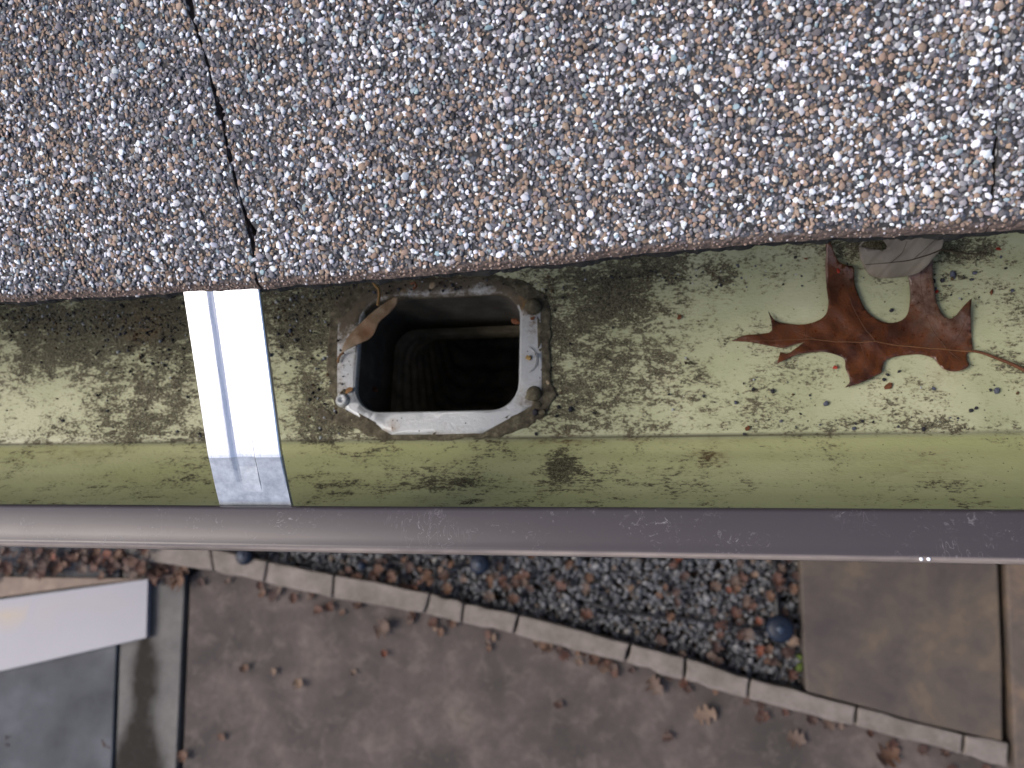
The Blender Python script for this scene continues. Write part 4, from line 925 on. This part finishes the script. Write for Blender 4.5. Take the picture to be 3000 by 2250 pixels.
cable([(2268, 1600), (2272, 1680), (2275, 1740), (2278, 1800), (2285, 1830)], 'black cable running from under the lip to the big garden light', .006, .011)
cable([(1720, 1765), (1800, 1788), (1830, 1797), (1900, 1803), (2010, 1812), (2120, 1830), (2270, 1850)], 'thin dark cable lying across the gravel', .010, .005)
cable([(1075, 1655), (1100, 1640), (1150, 1645), (1230, 1660), (1310, 1668), (1385, 1655)], 'thin dark cable between the two middle garden lights', .010, .005)

# fallen leaves
LV = []
def leaf_mesh(seed):
    g = np.random.default_rng(seed); n_ = 17; L = 1.0; pts = []
    for sgn in (1, -1):
        ts = np.linspace(0.02, .98, n_); ts = ts if sgn > 0 else ts[::-1]
        for t in ts:
            w = .34 * math.sin(math.pi * t ** .8) ** .7 * (1 + .55 * math.sin(t * 6.28 * 3.1 + g.uniform(-.5, .5))) + .03
            pts.append((t - .5, sgn * w * g.uniform(.85, 1.15)))
    V, T = polytri(pts, (), .17, seed)
    c1, c2, c3 = g.uniform(-.8, 1.4), g.uniform(.2, 1.6), g.uniform(-.5, .5)
    z_ = c1 * V[:, 0] ** 2 + c2 * V[:, 1] ** 2 + c3 * V[:, 0] * V[:, 1] + .05 * wob(V[:, 0] * 9, V[:, 1] * 9, seed); z_ -= z_.min() - .02
    return mesh(np.c_[V, z_], T, True)
LC = [((.070, .031, .021), 'rust'), ((.098, .052, .032), 'orange'), ((.046, .024, .018), 'dark'), ((.15, .10, .07), 'tan'), ((.085, .057, .045), 'grey'), ((.12, .038, .020), 'red')]
LM = [simple('dead_leaf_' + t, c, .65, .35, 40, 0, .35) for c, t in LC]
LMESH = {}
for s_ in range(6):
    for c_ in range(6):
        m_ = leaf_mesh(300 + s_) if c_ == 0 else LMESH[(s_, 0)].copy()
        if c_: m_.materials.clear()
        m_.materials.append(LM[c_]); LMESH[(s_, c_)] = m_
CW = ('rust brown', 'orange brown', 'dark brown', 'pale tan', 'grey brown', 'red brown')
ORD = ('first', 'second', 'third', 'fourth', 'fifth', 'sixth', 'seventh', 'eighth', 'ninth', 'tenth', 'eleventh', 'twelfth')
def block_at(x): return ORD[min(11, max(0, int(np.searchsorted([p[1][0] for p in J], x)) - 1))]
def fallen(px, py, z, size, label, group, c=None):
    p = gp_(px, py, z); c = c if c is not None else random.choices(range(6), (5, 3, 5, 1.2, 3, .7))[0]; label = label.replace('COLOUR', CW[c])
    o = obj('fallen_leaf', LMESH[(random.randrange(6), c)], None, None, p); o.scale = (size, size, size)
    o.rotation_euler = (random.uniform(-.35, .35), random.uniform(-.35, .35), random.uniform(0, 6.28)); return tag(o, label, 'leaf', group)
for _ in range(95):
    x_, y_ = random.uniform(-20, 440), random.triangular(1598, 1700, 1640); sz_ = random.uniform(.03, .06)
    fallen(x_, y_, random.uniform(.01, .09), sz_, '%s COLOUR leaf in litter behind white panel, %s, %s' % ('small' if sz_ < .045 else 'large', 'left third' if x_ < 140 else 'middle' if x_ < 290 else 'right third', 'near the lip' if y_ < 1645 else 'near the board'), 'leaf litter behind the white panel')
for _ in range(10): fallen(random.uniform(435, 545), random.uniform(1640, 1705), .03, random.uniform(.05, .08), 'COLOUR leaf at the top of the grey concrete strip', 'leaves at the top of the grey strip')
for _ in range(62):
    t = random.random(); x_ = 560 + t * 2340; yb_ = np.interp(x_, [p[1][0] for p in J], [p[1][1] for p in J])
    fallen(x_, yb_ + abs(random.gauss(0, 18)) + 8, .012, random.uniform(.022, .045), 'COLOUR leaf on the driveway below the %s edging block from the left' % block_at(x_), 'leaves along the driveway side of the edging')
for cx, cy, sx, sy, n_ in ((1150, 1690, 110, 30, 34), (1480, 1690, 120, 40, 26), (2130, 1730, 60, 50, 14), (2170, 1880, 90, 50, 22), (1800, 1730, 160, 60, 12), (2310, 1720, 20, 60, 8)):
    for _ in range(n_):
        x_, y_ = random.gauss(cx, sx), random.gauss(cy, sy); q = gp_(x_, y_)
        if inside(bed2, [q[0]], [q[1]])[0] and y_ > 1595: fallen(x_, y_, random.uniform(.004, .03), random.uniform(.024, .048), 'COLOUR leaf on the gravel %s the %s edging block from the left' % ('just behind' if y_ > np.interp(x_, [p[0][0] for p in J], [p[0][1] for p in J]) - 55 else 'well behind', block_at(x_)), 'leaves on the gravel bed')
for px, py, s_, c_, lab in ((880, 2005, .045, 3, 'rust leaf alone on the driveway right of the dark joint'), (718, 1955, .035, 1, 'tan leaf on the driveway near the dark joint'), (650, 2158, .035, 1, 'orange leaf low on the driveway near the dark joint'), (1125, 1915, .03, 5, 'small red leaf on the driveway below the edging'), (1035, 1970, .025, 3, 'tiny pale leaf alone on the driveway'), (2065, 2090, .075, 3, 'pale tan leaf on the driveway below the edging'), (2600, 2215, .08, 1, 'orange brown leaf at the lower right on the driveway'), (2335, 2165, .06, 4, 'brown leaf on the driveway below the edging at right'), (1635, 2065, .035, 2, 'dark leaf scrap on the open driveway'), (1955, 2160, .04, 2, 'dark brown leaf low on the driveway'), (805, 1968, .03, 3, 'pale leaf scrap right of the tan leaf'), (538, 2215, .05, 1, 'tan leaf lying over the dark joint'), (320, 2170, .05, 4, 'brown leaf at the thin joint of the grey slab'), (30, 2170, .04, 2, 'dark leaf on the grey slab at far left'), (115, 1980, .02, 2, 'tiny dark leaf on the grey slab below the white panel'), (1130, 1835, .075, 4, 'grey brown leaf on the driveway below the edging at left middle'), (1695, 1940, .03, 3, 'small cream leaf on the driveway below the edging'), (1770, 1955, .04, 3, 'cream leaf right of a smaller one below the edging'), (1925, 2010, .07, 4, 'pinkish brown leaf on the driveway below the edging')):
    fallen(px, py, .012, s_, lab, None, c_)
o = obj('moss_tuft', pebbles(np.array([[*gp_(2346, 1950, .0)[:2], .0], [*gp_(2344, 1925, .0)[:2], .0]]) * np.array([1, 1, 1]) - np.array([*gp_(2346, 1940, .0)[:2], 0]), np.array([.022, .015]), np.array([1.6, 1.4]), np.array([.02, .015]), None, seed=5), M_MOSS, None, gp_(2346, 1940, .0)); tag(o, 'small green moss tuft at the left border of the brown flagstone', 'moss')
